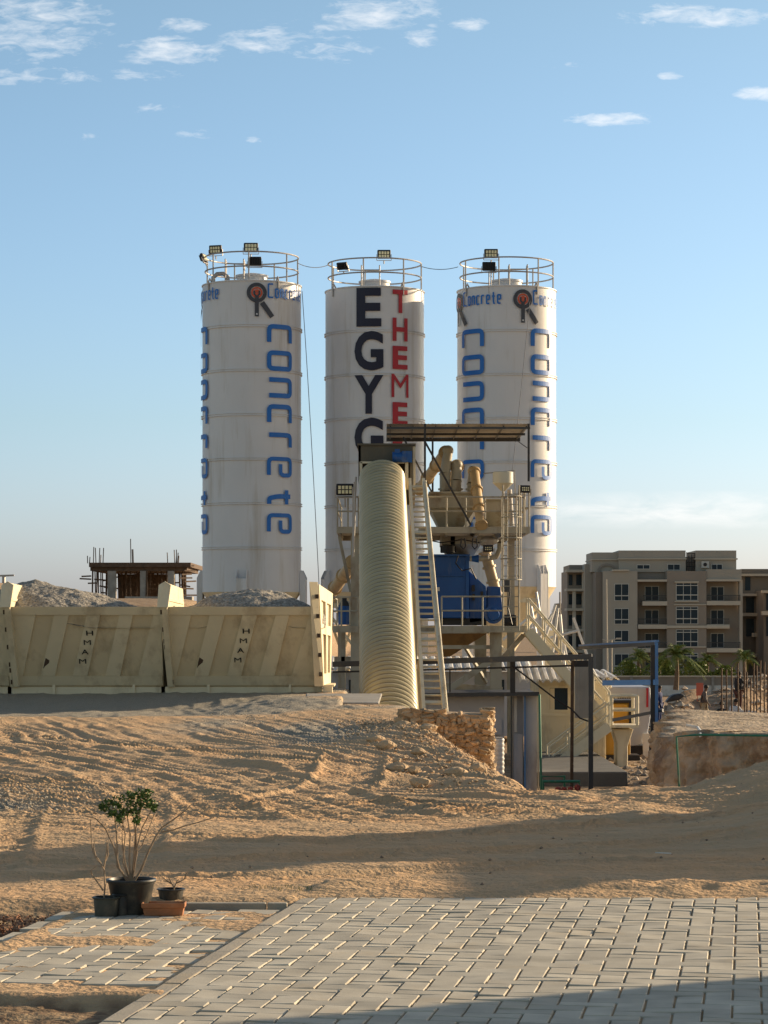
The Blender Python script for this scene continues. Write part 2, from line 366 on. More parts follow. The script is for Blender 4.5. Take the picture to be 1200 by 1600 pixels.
def build_ground():
    xs = [i*.04 for i in range(0, 116)]; st = .04
    while xs[-1] < 3200: st *= 1.052; xs.append(xs[-1]+st)
    xs = np.array([-v for v in xs[:0:-1]]+xs)
    ys = [-300, -120, -50, -20, -8, -2, 2, 4, 6, 7.5]; st = .032; cur = 8.2
    while cur < 25: ys.append(cur); cur += st
    while cur < 3200: ys.append(cur); st *= 1.0034 if cur < 48 else 1.02; cur += st
    ys = np.array(ys, float)
    X, Y = np.meshgrid(xs, ys); x = X.ravel(); y = Y.ravel()
    z, q = terrain(x, y)
    sand = (1-q)
    s, t = pav(x, y)
    near = sm(y, 12.8, 13.9)
    # tracks
    grav = np.zeros_like(x); worked = np.zeros_like(x)
    zt = np.zeros_like(x)
    idx0 = np.where((y > 11) & (y < 48) & (np.abs(x) < 9))[0]
    xw = x[idx0]+.05*fbm(x[idx0], y[idx0], 1.2, 3, 71); yw = y[idx0]+.10*fbm(x[idx0], y[idx0], .8, 3, 73)
    zl = np.zeros(len(idx0)); wk = np.zeros(len(idx0))
    for (pl, w, ribs, rh, dep) in TR:
        pts = [gp(*p) for p in pl]
        bx = [p[0] for p in pts]; by = [p[1] for p in pts]
        k = np.where((xw > min(bx)-1.5) & (xw < max(bx)+1.5) & (yw > min(by)-1.5) & (yw < max(by)+1.5))[0]
        if not len(k): continue
        dd, sd, al, L = seg_dist(xw[k], yw[k], pts)
        u = sd/w
        env = np.clip(1-np.abs(u)**4, 0, 1)*sm(al, 0, .5)*sm(L-al, 0, .6)
        fade = .55+.45*fbm(xw[k], yw[k], 1.1, 2, 79)
        sn_ = np.sin(u*math.pi*ribs*1.0+.6); prof = rh*(1-1.7*np.abs(sn_)**.7+.35*sn_)*fade*1.25 - dep*.6
        berm = (dep*.9+rh*.5)*np.exp(-((np.abs(u)-1.10)/.11)**2)*sm(al, 0, .5)*sm(L-al, 0, .6)*(.6+.6*fade)
        lug = .005*np.sin(al*math.pi*2/.075)*env*(ribs >= 4)*(w < .3)
        zl[k] = zl[k]*(1-.75*env) + env*prof + berm + lug
        wk[k] = np.maximum(wk[k], env)
    zt[idx0] = zl; worked[idx0] = wk
    # trampled sand
    amp = sm(y, 13.4, 14.2)*sand
    rough = fbm(x+.3*fbm(x, y, .9, 2, 3), y, 1.0, 5, 83, .55)
    ridg = 1-np.abs(fbm(x*.55+.2*y, y*1.5-.12*x, 2.1, 4, 87, .5))*2
    foot = fbm(x, y*.75, 5.5, 3, 91)
    smooth_lane = sm(y, 14.6, 15.4)*(1-sm(y, 17.6, 18.6))
    wx = x+.25*fbm(x, y, .5, 3, 151); wy = y+.5*fbm(x, y, .35, 3, 153)
    LL = np.log(np.maximum(wy-16.6, .7))+(wx+5)/5.0
    def ridge(u, v, sd_, sharp=1.0):
        n_ = vnoise(u, v, sd_)*2-1; return 1-2*np.minimum(1, np.abs(n_)*2.2)**sharp
    zone = (1-smooth_lane)*sm(y, 17.4, 18.6)*(1-.75*sm(y, 33, 40))*(1-.6*sm(x, .9, 1.7))
    patch = .55+.9*np.clip(.5+fbm(x, y, .45, 3, 157), 0, 1)
    zone = zone*sm(y, 18.2, 19.6)
    ph = 9*fbm(LL*.8, x*.12, 1, 3, 181); ph2 = 14*fbm(LL*1.0, x*.2, 1, 3, 183)
    s1 = np.sin(62*LL+ph); s2 = np.sin(141*LL+ph2); s3 = np.sin(38*LL-3.0*x*.25+ph2)
    m1 = np.clip(.55+1.5*fbm(LL*4, x*.35, 1, 3, 185), 0, 1); m2 = np.clip(.5+1.6*fbm(LL*5, x*.45+7, 1, 3, 187), 0, 1)
    rut = .026*m1*(1-1.9*np.abs(s1)**.75+.3*s1)+.012*m2*(1-1.9*np.abs(s2)**.8)+.012*(1-m1)*s3+.010*ridge(LL*21, x*.4, 163, .8)
    z = z + amp*zone*rut*1.15*(1-.4*worked)
    lane = (1-sm(y, 17.6, 18.8))*sm(y, 14.1, 14.6)
    z = z + amp*lane*(.007*ridge(y*3.2+.25*x+.3*fbm(x, y, .4, 2, 167), x*.25, 169)+.004*ridge(y*8+.4*x, x*.5, 171))
    z = z + amp*(.022*rough*(1-.4*zone) + .006*foot*(y < 60) + .0045*fbm(x, y*.7, 14, 2, 143)*(y < 50))
    z = z + amp*sm(x, .3, 1.2)*(1-lane)*(y < 24)*(.018*np.clip(ridg, -1, 1)+.03*np.clip(fbm(x, y*.7, 3.2, 3, 173, .6), -.1, 1))
    rt = sm(x, .2, 1.4)*sm(y, 17.6, 18.6)*(1-sm(y, 23, 25))*sand
    z = z + rt*(.03*fbm(x, y*.8, 2.2, 5, 95, .6)+.012*foot)
    z = z + zt*sand
    # lumps just past the edge of the paving
    edge = np.exp(-((y-13.95-.06*fbm(x, y, 2, 2, 97))/.22)**2)*(s > -.05)
    z = z + edge*(.02+.035*fbm(x, y*1.6, 4.5, 4, 99))
    # under the paving
    main = sm(s, -.12, -.06)*(1-sm(y, 13.45+.06*fbm(x, y, 3, 2, 7), 13.72))
    z = z*(1-main)+(-.0105+.005*fbm(x, y, 5, 3, 9))*main
    lx = (s < -.02)
    inl = sm(t, -3.75, -3.62)*(1-sm(y, 13.10, 13.18))*sm(s, -1.19, -1.12)*lx
    cover = fbm(x, y*1.6, 1.5, 4, 123)*.75+fbm(x, y, 7, 3, 17)*.3
    c2 = .020*np.clip(cover+.13+.55*np.exp(-((y-12.45)/.36)**2)*sm(x, -1.6, -1.1)+.75*np.exp(-((y-11.85)/.16)**2)*sm(-x, .9, 1.3)+.9*sm(-t, 3.35, 3.7)+.5*sm(s, -.25, 0)+.6*sm(-s, .95, 1.14), -1, 1.2)
    zl_ = -.016-.008+c2
    z = z*(1-inl)+zl_*inl
    # low soil left of and before the side paving
    lowl = (1-inl)*(s < -.05)*(1-sm(y, 13.1, 13.5))
    z = z*(1-lowl)+lowl*(-.055+.035*fbm(x, y, 2.2, 4, 19)+.012*fbm(x, y, 11, 3, 21))
    # gravel mask
    g = np.zeros_like(x)
    gx, gy = gp(30, 1240); g = np.maximum(g, 1.0*np.exp(-((x+3.6)/1.0)**2-((y-20.6)/1.8)**2))
    g = np.maximum(g, 1.2*sm(y, 37, 42)*(1-.5*sm(x, -3, 0)))
    g = np.maximum(g, .95*np.exp(-((x+.7)/1.1)**2-((y-33)/5)**2))
    g = np.maximum(g, .8*np.exp(-((x+2.6)/1.2)**2-((y-36)/3)**2))
    g = g + .45*fbm(x, y, .9, 5, 31)
    g = np.clip(sm(g, .38, .85), 0, 1)*sand
    g = np.maximum(g, sm(q, .2, .9)*.35*(y < 75))
    orange = np.clip(.5+.8*fbm(x, y, .25, 3, 33)+.35*sm(x, 0, 1.5)*(y < 25), 0, 1)
    soil = np.clip(lowl*.9, 0, 1)
    z = z + g*.006*fbm(x, y, 14, 2, 35)*(y < 30) + g*.03*fbm(x, y, 4, 3, 37)*(y > 24)*sand
    me = bpy.data.meshes.new('ground'); nx = len(xs); ny = len(ys); n = nx*ny
    me.vertices.add(n); me.vertices.foreach_set('co', np.stack([x, y, z], 1).ravel())
    i = np.arange((nx-1)*(ny-1)); r = i//(nx-1); c = i % (nx-1); v0 = r*nx+c
    idx = np.stack([v0, v0+1, v0+nx+1, v0+nx], 1).ravel()
    me.loops.add(len(idx)); me.loops.foreach_set('vertex_index', idx)
    me.polygons.add(len(i)); me.polygons.foreach_set('loop_start', np.arange(0, len(idx), 4))
    me.polygons.foreach_set('use_smooth', np.ones(len(i), bool))
    for nm, a in (('gravel', g), ('orange', orange), ('soil', soil), ('bank', np.clip(q, 0, 1))):
        at = me.attributes.new(nm, 'FLOAT', 'POINT'); at.data.foreach_set('value', a.astype(np.float32))
    me.update(); me.validate()
    o = bpy.data.objects.new('ground', me); COL.objects.link(o); props(o, kind='structure')
    m = bpy.data.materials.new('sandy_ground'); m.use_nodes = True; t = m.node_tree; b = t.nodes['Principled BSDF']
    b.inputs['Roughness'].default_value = .95; b.inputs['Specular IOR Level'].default_value = .15
    co = N(t, 'ShaderNodeTexCoord')
    def nz_(sc, det=5, st=(1,1,1)):
        mp = N(t, 'ShaderNodeMapping'); mp.inputs['Scale'].default_value = st; t.links.new(co.outputs['Object'], mp.inputs[0])
        n_ = N(t, 'ShaderNodeTexNoise'); n_.inputs['Scale'].default_value = sc; n_.inputs['Detail'].default_value = det
        t.links.new(mp.outputs[0], n_.inputs['Vector']); return n_.outputs[0]
    def at(nm):
        a = N(t, 'ShaderNodeAttribute'); a.attribute_name = nm; return a.outputs['Fac']
    def mixc(f, a, b_):
        x_ = N(t, 'ShaderNodeMix', data_type='RGBA'); t.links.new(f, x_.inputs[0])
        for k, v in ((6, a), (7, b_)):
            if isinstance(v, tuple): x_.inputs[k].default_value = (*v, 1)
            else: t.links.new(v, x_.inputs[k])
        return x_.outputs[2]
    sandc = mixc(at('orange'), (.65,.43,.25), (.65,.385,.195))
    sandc = mixc(math_(t, 'MULTIPLY', math_(t, 'SUBTRACT', nz_(1.3, 6), .42), 3.0, clamp=True), (.52,.365,.22), sandc)
    pn = nz_(95, 3); gcol = mixc(math_(t, 'MULTIPLY', math_(t, 'SUBTRACT', pn, .35), 3.2, clamp=True), (.30,.265,.21), (.58,.53,.44))
    cur = mixc(at('gravel'), sandc, gcol)
    cur = mixc(at('soil'), cur, mixc(math_(t, 'MULTIPLY', math_(t, 'SUBTRACT', nz_(9, 6), .4), 4, clamp=True), (.15,.10,.065), (.42,.31,.19)))
    bankc = mixc(math_(t, 'MULTIPLY', math_(t, 'SUBTRACT', nz_(1.5, 7, (1.6,1.6,.35)), .38), 3.5, clamp=True), (.20,.135,.085), (.42,.31,.21))
    cur = mixc(math_(t, 'MULTIPLY', at('bank'), .85), cur, bankc)
    speck = math_(t, 'MULTIPLY', math_(t, 'SUBTRACT', nz_(30, 4), .64), 7, clamp=True)
    cur = mixc(math_(t, 'MULTIPLY', speck, .5), cur, (.26,.19,.13))
    t.links.new(cur, b.inputs['Base Color'])
    h = math_(t, 'ADD', math_(t, 'MULTIPLY', nz_(28, 6), .6), math_(t, 'MULTIPLY', math_(t, 'MULTIPLY', pn, at('gravel')), 1.3))
    h = math_(t, 'ADD', h, math_(t, 'MULTIPLY', nz_(6, 5, (1,1.6,1)), 1.2))
    bp = N(t, 'ShaderNodeBump'); bp.inputs['Strength'].default_value = .8; bp.inputs['Distance'].default_value = .05
    t.links.new(h, bp.inputs['Height']); t.links.new(bp.outputs[0], b.inputs['Normal'])
    me.materials.append(m)
    return o
ground = build_ground()
def gz(x, y): return float(terrain(np.array([x]), np.array([y]))[0][0])

# ------------------------------------------------------------------ paving
def clip_mesh(name, blocks, mat_, kind='structure'):
    me = bpy.data.meshes.new(name); vs = []; fs = []
    for (s0, t0, w, h, zt) in blocks:
        g = .0042; c = .0035
        n = len(vs); tilt = random.uniform(-.0022, .0022); tl2 = random.uniform(-.0022, .0022)
        for (dz, ins) in ((-.05, 0), (-c, 0), (0, c)):
            for (a, b) in ((0,0),(1,0),(1,1),(0,1)):
                ss = s0+g+ins if a == 0 else s0+w-g-ins; tt = t0+g+ins if b == 0 else t0+h-g-ins
                p = K0+e1*ss+e2*tt
                vs.append((p.x, p.y, zt+dz+(a-.5)*tilt*2+(b-.5)*tl2*2))
        for k in (0, 4):
            for q in range(4): fs.append((n+k+q, n+k+(q+1)%4, n+k+4+(q+1)%4, n+k+4+q))
        fs.append((n+8, n+9, n+10, n+11))
    me.from_pydata(vs, [], fs); me.materials.append(mat_); me.update()
    o = bpy.data.objects.new(name, me); COL.objects.link(o); return props(o, kind=kind)
m_paver = mat('paver_concrete', (.50,.46,.375), .88, var=.22, scale=5, stain=(.50,.40,.26), stain_amt=.30, stain_scale=(2.2,2.2,2.2), bump=.25, bscale=160, island=.13)
def herring(smin, smax, tmin, tmax, u, zt, keep):
    bl = []
    for j in range(int(tmin/u)-2, int(tmax/u)+2):
        for i in range(int(smin/u)-6, int(smax/u)+6):
            k = (i-j) % 4
            if k == 0: b = (i*u, j*u, 2*u, u)
            elif k == 3: b = (i*u, j*u, u, 2*u)
            else: continue
            cs, ct = b[0]+b[2]/2, b[1]+b[3]/2
            if keep(cs, ct, b): bl.append((*b, zt+random.uniform(-.0012, .0012)))
    return bl
UU = .11
def keep_main(cs, ct, b):
    p = K0+e1*cs+e2*ct
    return b[0] > -.001 and b[0]+b[2] < 5.2 and p.y < 13.75 and p.y > 6.5
def keep_side(cs, ct, b):
    p = K0+e1*cs+e2*ct
    return b[0]+b[2] < .001-0 and b[0] > -1.16 and ct > -3.30 and p.y < 13.1
main = herring(0, 5.2, -7, .6, UU, 0, keep_main)
# fill half blocks along the kerb line
def fill(blocks, smin, smax, tmin, tmax, ok):
    occ = set()
    for (a, b, w, h, z) in blocks:
        for i in range(round(w/UU)):
            for j in range(round(h/UU)): occ.add((round(a/UU)+i, round(b/UU)+j))
    ex = []
    for i in range(int(round(smin/UU)), int(round(smax/UU))):
        for j in range(int(round(tmin/UU)), int(round(tmax/UU))):
            if (i, j) not in occ and ok(i*UU+UU/2, j*UU+UU/2): ex.append((i*UU, j*UU, UU, UU, blocks[0][4]))
    return blocks+ex
main = fill(main, 0, 5.06, -7, .11, lambda s, t: 6.6 < (K0+e1*s+e2*t).y < 13.7)
clip_mesh('pavement', main, m_paver)
side = herring(-2, 0, -4, .2, UU, -.016, lambda cs, ct, b: keep_side(cs+.11, ct, b))
side = [(a-.11, b, w, h, z) for (a, b, w, h, z) in side]
clip_mesh('footpath', side, m_paver)
# kerb stones between the two levels, and the low edging behind the side paving
kb = MB(); t0 = 0.0
m_kerb = mat('kerb_concrete', (.40,.36,.29), .9, var=.15, scale=6, stain=(.45,.35,.22), stain_amt=.45, stain_scale=(3,3,3), bump=.3, bscale=90, island=.08)
t0 = .15
while t0 > -7:
    a = K0+e1*(-.006)+e2*t0; b_ = K0+e1*(-.006)+e2*(t0-.49); c = K0+e1*(-.084)+e2*(t0-.49); d = K0+e1*(-.084)+e2*t0
    zt = -.002+random.uniform(-.003, .003)
    kb.hexa([(a.x,a.y,-.12),(b_.x,b_.y,-.12),(c.x,c.y,-.12),(d.x,d.y,-.12),(a.x,a.y,zt),(b_.x,b_.y,zt),(c.x,c.y,zt),(d.x,d.y,zt)]); t0 -= .5
o = kb.build('kerb', m_kerb, bevel=.006); props(o, kind='structure')
kb = MB(); x0 = -1.10
while x0 < -.52:
    kb.box((x0, 13.2, -.12), (min(x0+.49,-.50), 13.26, .010)); x0 += .5
o = kb.build('path_edging', m_kerb, bevel=.005); props(o, kind='structure')
# ------------------------------------------------------------------ eroded earth bank on the right
def earth_bank():
    path = [(6.3, 56), (5.7, 51), (5.15, 47.2), (5.0, 45.6), (5.2, 44.5), (5.6, 44.05), (6.6, 43.9), (7.8, 44.0), (9.5, 43.7), (12, 44.0)]
    P_ = []; 
    for i in range(len(path)-1):
        a, c = path[i], path[i+1]; L = math.hypot(c[0]-a[0], c[1]-a[1]); n = max(2, int(L/.035))
        for k in range(n): P_.append((a[0]+(c[0]-a[0])*k/n, a[1]+(c[1]-a[1])*k/n))
    P_ = np.array(P_)
    for _ in range(12): P_[1:-1] = (P_[:-2]+P_[1:-1]*2+P_[2:])/4
    T_ = np.gradient(P_, axis=0); T_ /= np.linalg.norm(T_, axis=1)[:, None]; Nn = np.stack([-T_[:, 1]*-1*-1, T_[:, 0]*-1*-1], 1)
    Nn = np.stack([T_[:, 1]*-1, T_[:, 0]], 1)*-1     # outward (towards the viewer / left)
    m = len(P_); s = np.cumsum(np.r_[0, np.linalg.norm(np.diff(P_, axis=0), axis=1)])
    rows = np.r_[np.linspace(0, 1, 46), 1+np.linspace(.06, 1, 16)]
    V_ = []
    top = -.44+.10*fbm(s, s*0, .5, 3, 301)-.25*np.clip((5.4-P_[:, 0])/1.2, 0, 1)
    for h in rows:
        hh = min(h, 1); z = -2.35+(top+2.35)*hh
        out = .16*(1-hh)**1.3 - .10*np.clip(hh-.8, 0, 1)*5*.6
        zz_ = np.full(m, hh*1.9)
        out = out+.30*fbm(s*1.0, zz_*.35, 1.1, 3, 303)+.13*(1-np.abs(fbm(s+.2*zz_, zz_*.5, 2.2, 4, 305))*2.5)+.17*fbm(s, zz_*1.1, 4, 4, 307, .65)+.09*np.clip(fbm(s, zz_*1.6, 7, 3, 309), 0, 1)
        if h > 1:
            k = h-1; out = out-.05-k*2.4; z = z+.03*math.sin(k*3)+.05*fbm(s, np.full(m, k*2.4), 2.0, 4, 311)-.10*k
        V_.append(np.stack([P_[:, 0]+Nn[:, 0]*out, P_[:, 1]+Nn[:, 1]*out, z+np.zeros(m)], 1))
    V_ = np.concatenate(V_); b = MB(); b.v = [tuple(v) for v in V_]
    for j in range(len(rows)-1):
        for i in range(m-1): b.f.append((j*m+i, j*m+i+1, (j+1)*m+i+1, (j+1)*m+i))
    o = b.build('earth_bank', mat('bank_earth', (.49,.385,.27), .95, var=.4, scale=2.2, stain=(.22,.15,.10), stain_amt=.6, stain_scale=(1.6,1.6,.45), bump=.9, bscale=12), smooth=True, auto=180)
    return props(o, kind='structure')
earth_bank()
# ------------------------------------------------------------------ lettering tools
def stroke(pts, w, rad=0):
    """flat mitred stroke along 2-D points; returns quads"""
    if rad:
        q = [Vector(pts[0])]
        for i in range(1, len(pts)-1):
            p = Vector(pts[i]); a = Vector(pts[i-1])-p; b = Vector(pts[i+1])-p
            r = min(rad, a.length*.45, b.length*.45)
            A = p+a.normalized()*r; B = p+b.normalized()*r
            for k in range(5):
                t_ = k/4; q.append(A*(1-t_)**2+p*2*t_*(1-t_)+B*t_*t_)
        q.append(Vector(pts[-1])); pts = q
    else: pts = [Vector(p) for p in pts]
    L = []; Rr = []
    for i, p in enumerate(pts):
        d0 = (pts[i]-pts[i-1]).normalized() if i else (pts[1]-pts[0]).normalized()
        d1 = (pts[i+1]-pts[i]).normalized() if i < len(pts)-1 else d0
        n0 = Vector((-d0.y, d0.x)); n1 = Vector((-d1.y, d1.x)); m = (n0+n1)
        m = m.normalized() if m.length > 1e-6 else n0
        k = w/2/max(.4, m.dot(n0)); L.append(p+m*k); Rr.append(p-m*k)
    vs = [(v.x, v.y) for v in L+Rr]; n = len(pts)
    return vs, [(i, i+1, n+i+1, n+i) for i in range(n-1)]
GL = {'c': [[(1,1),(0,1),(0,0),(1,0)]], 'o': [[(.5,1),(0,1),(0,0),(1,0),(1,1),(.5,1)]], 'n': [[(0,0),(0,1),(1,1),(1,0)]],
      'r': [[(0,0),(0,1),(.9,1)]], 'e': [[(.32,.5),(1,.5),(1,1),(0,1),(0,0),(1,0)]], 't': [[(.45,1.25),(.45,.35),(.6,0),(1,0)], [(0,.8),(1,.8)]],
      'C': [[(1,1),(0,1),(0,0),(1,0)]]}
def cylwrap(name, polys, th0, z0, Rr, cx, cy, mat_, parent, off=.05):
    """polys: list of (verts2d (u,v) metres, faces); wrapped on the cylinder, angle measured from facing the viewer to the right"""
    bm = bmesh.new()
    for vs, fs in polys:
        bv = [bm.verts.new((u, 0, v)) for u, v in vs]
        for f in fs:
            try: bm.faces.new([bv[i] for i in f])
            except ValueError: pass
    us = [v.co.x for v in bm.verts]
    u = math.floor(min(us)/.12)*.12
    while u < max(us):
        bmesh.ops.bisect_plane(bm, geom=bm.verts[:]+bm.edges[:]+bm.faces[:], plane_co=(u+.0007, 0, 0), plane_no=(1, 0, 0)); u += .12
    o_ = wloc(parent)
    for v in bm.verts:
        a = th0+v.co.x/Rr; z = z0+v.co.z
        v.co = Vector((cx+(Rr+off)*math.sin(a), cy-(Rr+off)*math.cos(a), z))-o_
    bmesh.ops.recalc_face_normals(bm, faces=bm.faces)
    me = bpy.data.meshes.new(name); bm.to_mesh(me); bm.free(); me.materials.append(mat_)
    o = bpy.data.objects.new(name, me); COL.objects.link(o); o.parent = parent; return o
def fontpoly(txt, h, w, bold=.0):
    cu = bpy.data.curves.new('t', 'FONT'); cu.body = txt; cu.size = 1; cu.offset = bold; cu.resolution_u = 4
    ob = bpy.data.objects.new('t', cu); COL.objects.link(ob)
    dg = bpy.context.evaluated_depsgraph_get(); me = ob.evaluated_get(dg).to_mesh()
    vs = [(v.co.x, v.co.y) for v in me.vertices]; fs = [tuple(p.vertices) for p in me.polygons]
    ob.evaluated_get(dg).to_mesh_clear(); bpy.data.objects.remove(ob); bpy.data.curves.remove(cu)
    x0 = min(v[0] for v in vs); x1 = max(v[0] for v in vs); y0 = min(v[1] for v in vs); y1 = max(v[1] for v in vs)
    return [((x-x0)/(x1-x0)*w-w/2, (y-y0)/(y1-y0)*h) for x, y in vs], fs
# ------------------------------------------------------------------ silos
DS = 88.0; PPM = F/DS
def silo(px, d, ztop, label, style, spin):
    k = F/d; cx = (px-600)/k; cy = d; Rr = 77.0/k; zb = CH+(HY-(918 if style == 'right' else 926))/k; gzv = -1.6
    S = thing('cement_silo', (cx, cy, gzv), label, 'silo', 'cement silos of the batching plant')
    b = MB(); prof = []
    b.lathe((cx, cy, 0), [(Rr, zb), (Rr, ztop), (Rr+.03, ztop), (Rr+.03, ztop+.035), (Rr-.05, ztop+.05), (.45, ztop+.22), (0, ztop+.22)], 64)
    b.build('shell', m_white, S, smooth=True)
    b = MB()
    for i in range(1, 7):
        z = ztop-1.487*i
        b.lathe((cx, cy, 0), [(Rr-.01, z-.045), (Rr+.045, z-.045), (Rr+.045, z-.028), (Rr+.012, z-.02), (Rr+.012, z+.02), (Rr+.045, z+.028), (Rr+.045, z+.045), (Rr-.01, z+.045)], 64)
    b.build('ring_flange', m_white, S, smooth=True, auto=25)
    b = MB(); b.lathe((cx, cy, 0), [(Rr+.02, zb+.01), (Rr-.02, zb-.03), (.22, zb-2.3), (.22, zb-2.6)], 48); b.build('cone', m_cream, S, smooth=True)
    b = MB(); b.tube((cx, cy, zb-2.6), (cx, cy, zb-3.0), .28, 16); b.box((cx-.3, cy-.45, zb-2.75), (cx+.3, cy+.45, zb-2.68)); b.build('outlet_valve', m_galv, S)
    legp = []
    for i in range(4):
        a = spin+i*math.pi/2; rx, ry = math.sin(a), -math.cos(a); legp.append((rx, ry))
        b = MB(); rr = Rr+.10; c = Vector((cx+rx*rr, cy+ry*rr, 0)); tx = Vector((-ry, rx, 0)); rd = Vector((rx, ry, 0))
        zt = zb+.75
        for s in (-1, 1):
            b.prism([c+tx*.16*s-rd*.10+Vector((0,0,gzv)), c+tx*.16*s+rd*.10+Vector((0,0,gzv)), c+tx*.16*s+rd*.10+Vector((0,0,zt-.25)), c+tx*.16*s-rd*.02+Vector((0,0,zt)), c+tx*.16*s-rd*.10+Vector((0,0,zt))], tx*.015*s)
        b.beam(c+rd*.09+Vector((0,0,gzv)), c+rd*.09+Vector((0,0,zt-.3)), .32, .012, up=rd)
        b.box(c+Vector((-.3,-.3,gzv)), c+Vector((.3,.3,gzv+.04)))
        b.build('leg', m_white, S)
    b = MB()
    for i in range(4):
        a, c = legp[i], legp[(i+1) % 4]; q = Rr+.06
        p0 = Vector((cx+a[0]*q, cy+a[1]*q, 0)); p1 = Vector((cx+c[0]*q, cy+c[1]*q, 0))
        b.tube(p0+Vector((0,0,gzv+.5)), p1+Vector((0,0,zb-.6)), .05, 8); b.tube(p1+Vector((0,0,gzv+.5)), p0+Vector((0,0,zb-.6)), .05, 8)
        b.beam(p0+Vector((0,0,zb-.45)), p1+Vector((0,0,zb-.45)), .12, .16)
    b.build('leg_brace', m_cream, S)
    # roof gear
    zr = ztop+.05; rg = Rr*.945
    b = MB()
    for dz in (.95, .46):
        b.path([(cx+rg*math.cos(2*math.pi*i/48), cy+rg*math.sin(2*math.pi*i/48), zr+dz) for i in range(48)], .026, 7, True)
    npst = 7
    for i in range(npst):
        a = 2*math.pi*(i+{'left':.27,'mid':.02,'right':.05}[style])/npst-.03
        b.tube((cx+rg*math.cos(a), cy+rg*math.sin(a), zr-.05), (cx+rg*math.cos(a), cy+rg*math.sin(a), zr+.96), .026, 7)
    b.build('guardrail', m_rail, S)
    b = MB(); b.lathe((cx, cy, 0), [(.52, ztop+.1), (.52, ztop+.33), (.56, ztop+.34), (.56, ztop+.40), (.2, ztop+.47), (0, ztop+.47)], 24); b.build('hatch', m_white, S, smooth=True)
    b = MB()
    sx = {'left': -.55, 'mid': -.15, 'right': .35}[style]
    for dx in (0, .62):
        b.tube((cx+sx+dx-.3, cy-.9, zr), (cx+sx+dx-.3, cy-.9, zr+.78), .022); b.tube((cx+sx+dx-.3, cy-.4, zr), (cx+sx+dx-.3, cy-.4, zr+.78), .022)
        b.tube((cx+sx+dx-.3, cy-.9, zr+.78), (cx+sx+dx-.3, cy-.4, zr+.78), .022)
    b.tube((cx+sx-.3, cy-.4, zr+.7), (cx+sx+.32, cy-.4, zr+.7), .02)
    b.build('hatch_frame', m_rail, S)
    for i in range(4):
        b = MB(); a = .6+i*math.pi/2; x, y = cx+(Rr+.03)*math.cos(a), cy+(Rr+.03)*math.sin(a)
        b.path([(x, y, ztop-.25), (x, y, ztop+.06), (x-.05*math.cos(a), y-.05*math.sin(a), ztop+.17), (x-.12*math.cos(a), y-.12*math.sin(a), ztop+.06)], .03, 7); b.build('lifting_lug', m_rail, S)
    if style == 'left':
        b = MB(); pts = [(cx-1.28, cy-.55, zr), (cx-1.28, cy-.55, zr+.2), (cx-1.15, cy-.55, zr+.33), (cx-.95, cy-.5, zr+.35), (cx-.8, cy-.5, zr+.25), (cx-.78, cy-.5, zr)]
        b.path(pts, .075, 10); b.build('vent_pipe', m_rail, S, smooth=True)
    # paint
    if style in ('left', 'right'):
        gw = 31/PPM; pitch = 41/PPM; gh = (1.0 if style == 'left' else 1.03)
        for base in ((37.0, -74.0) if style == 'left' else (42.5, -46.0)):
            z = ztop-(515-450)/PPM if style == 'left' else ztop-(519-455)/PPM
            for n_, ch in enumerate('concrete'):
                tw_ = .135 if ch == 'e' else .155
                adv = {0:0,1:40,2:81,3:122,4:165,5:202,6:249,7:288}[n_]/PPM
                w_ = gw*({'r':.88, 't':.92}.get(ch, 1.0))
                polys = []
                for pl in GL[ch]:
                    tw = tw_
                    hh = gh-tw; ww = w_-tw
                    yv = [((p[1] if p[1] <= 1 else 1.0)) for p in pl]
                    pts = [((-gh/2+tw/2)+yv[i]*hh, -(adv+tw/2+pl[i][0]*ww)) for i in range(len(pl))]
                    polys.append(stroke(pts, tw, .14))
                cylwrap('letter', polys, R(base), z, Rr, cx, cy, m_let, S)
            # logo and word
            sh = base-(37.0 if style == 'left' else 42.5)
            th = R((8.5 if style == 'left' else 15.8)+sh); zc = ztop-(465-450+3)/PPM if style == 'left' else ztop-(473-455+2)/PPM
            def ring(r0, r1, n=36, cu=0, cv=0):
                vs = [(cu+r*math.cos(2*math.pi*i/n), cv+r*math.sin(2*math.pi*i/n)) for r in (r0, r1) for i in range(n)]
                return vs, [(i, (i+1)%n, n+(i+1)%n, n+i) for i in range(n)]
            cylwrap('logo_ring', [ring(.215, .33), stroke([(.17,-.33),(.52,-.80)], .17)], th, zc, Rr, cx, cy, m_lgrey, S)
            cylwrap('logo_core', [ring(.02, .105), ring(.135, .185)], th, zc, Rr, cx, cy, m_orange, S)
            cylwrap('logo_wrench', [stroke([(0,-.12),(0,-.80)], .13), stroke([(-.08,.06),(-.08,-.06),(0,-.14),(.08,-.06),(.08,.06)], .06)], th, zc, Rr, cx, cy, m_lgrey, S, off=.055)
            cylwrap('logo_wrench_hole', [ring(.0, .03, 12, 0, -.72)], th, zc, Rr, cx, cy, m_white, S, off=.06)
            polys = []; u = .36
            for n_, ch in enumerate('Concrete'):
                h_ = .50 if ch == 'C' else .34; w_ = .22 if ch == 'C' else .155
                if ch == 't': h_ = .36
                for pl in GL[ch]:
                    tw = .055
                    polys.append(stroke([(u+tw/2+p[0]*(w_-tw), tw/2+p[1]*(h_-tw)-.17) for p in pl], tw, .04))
                u += w_+.035
            cylwrap('word', polys, th, zc, Rr, cx, cy, m_let, S)
    else:
        rows = [('E', 455, 515, .84), ('G', 522, 583, .98), ('Y', 590, 650, .98), ('G', 656, 716, .98)]
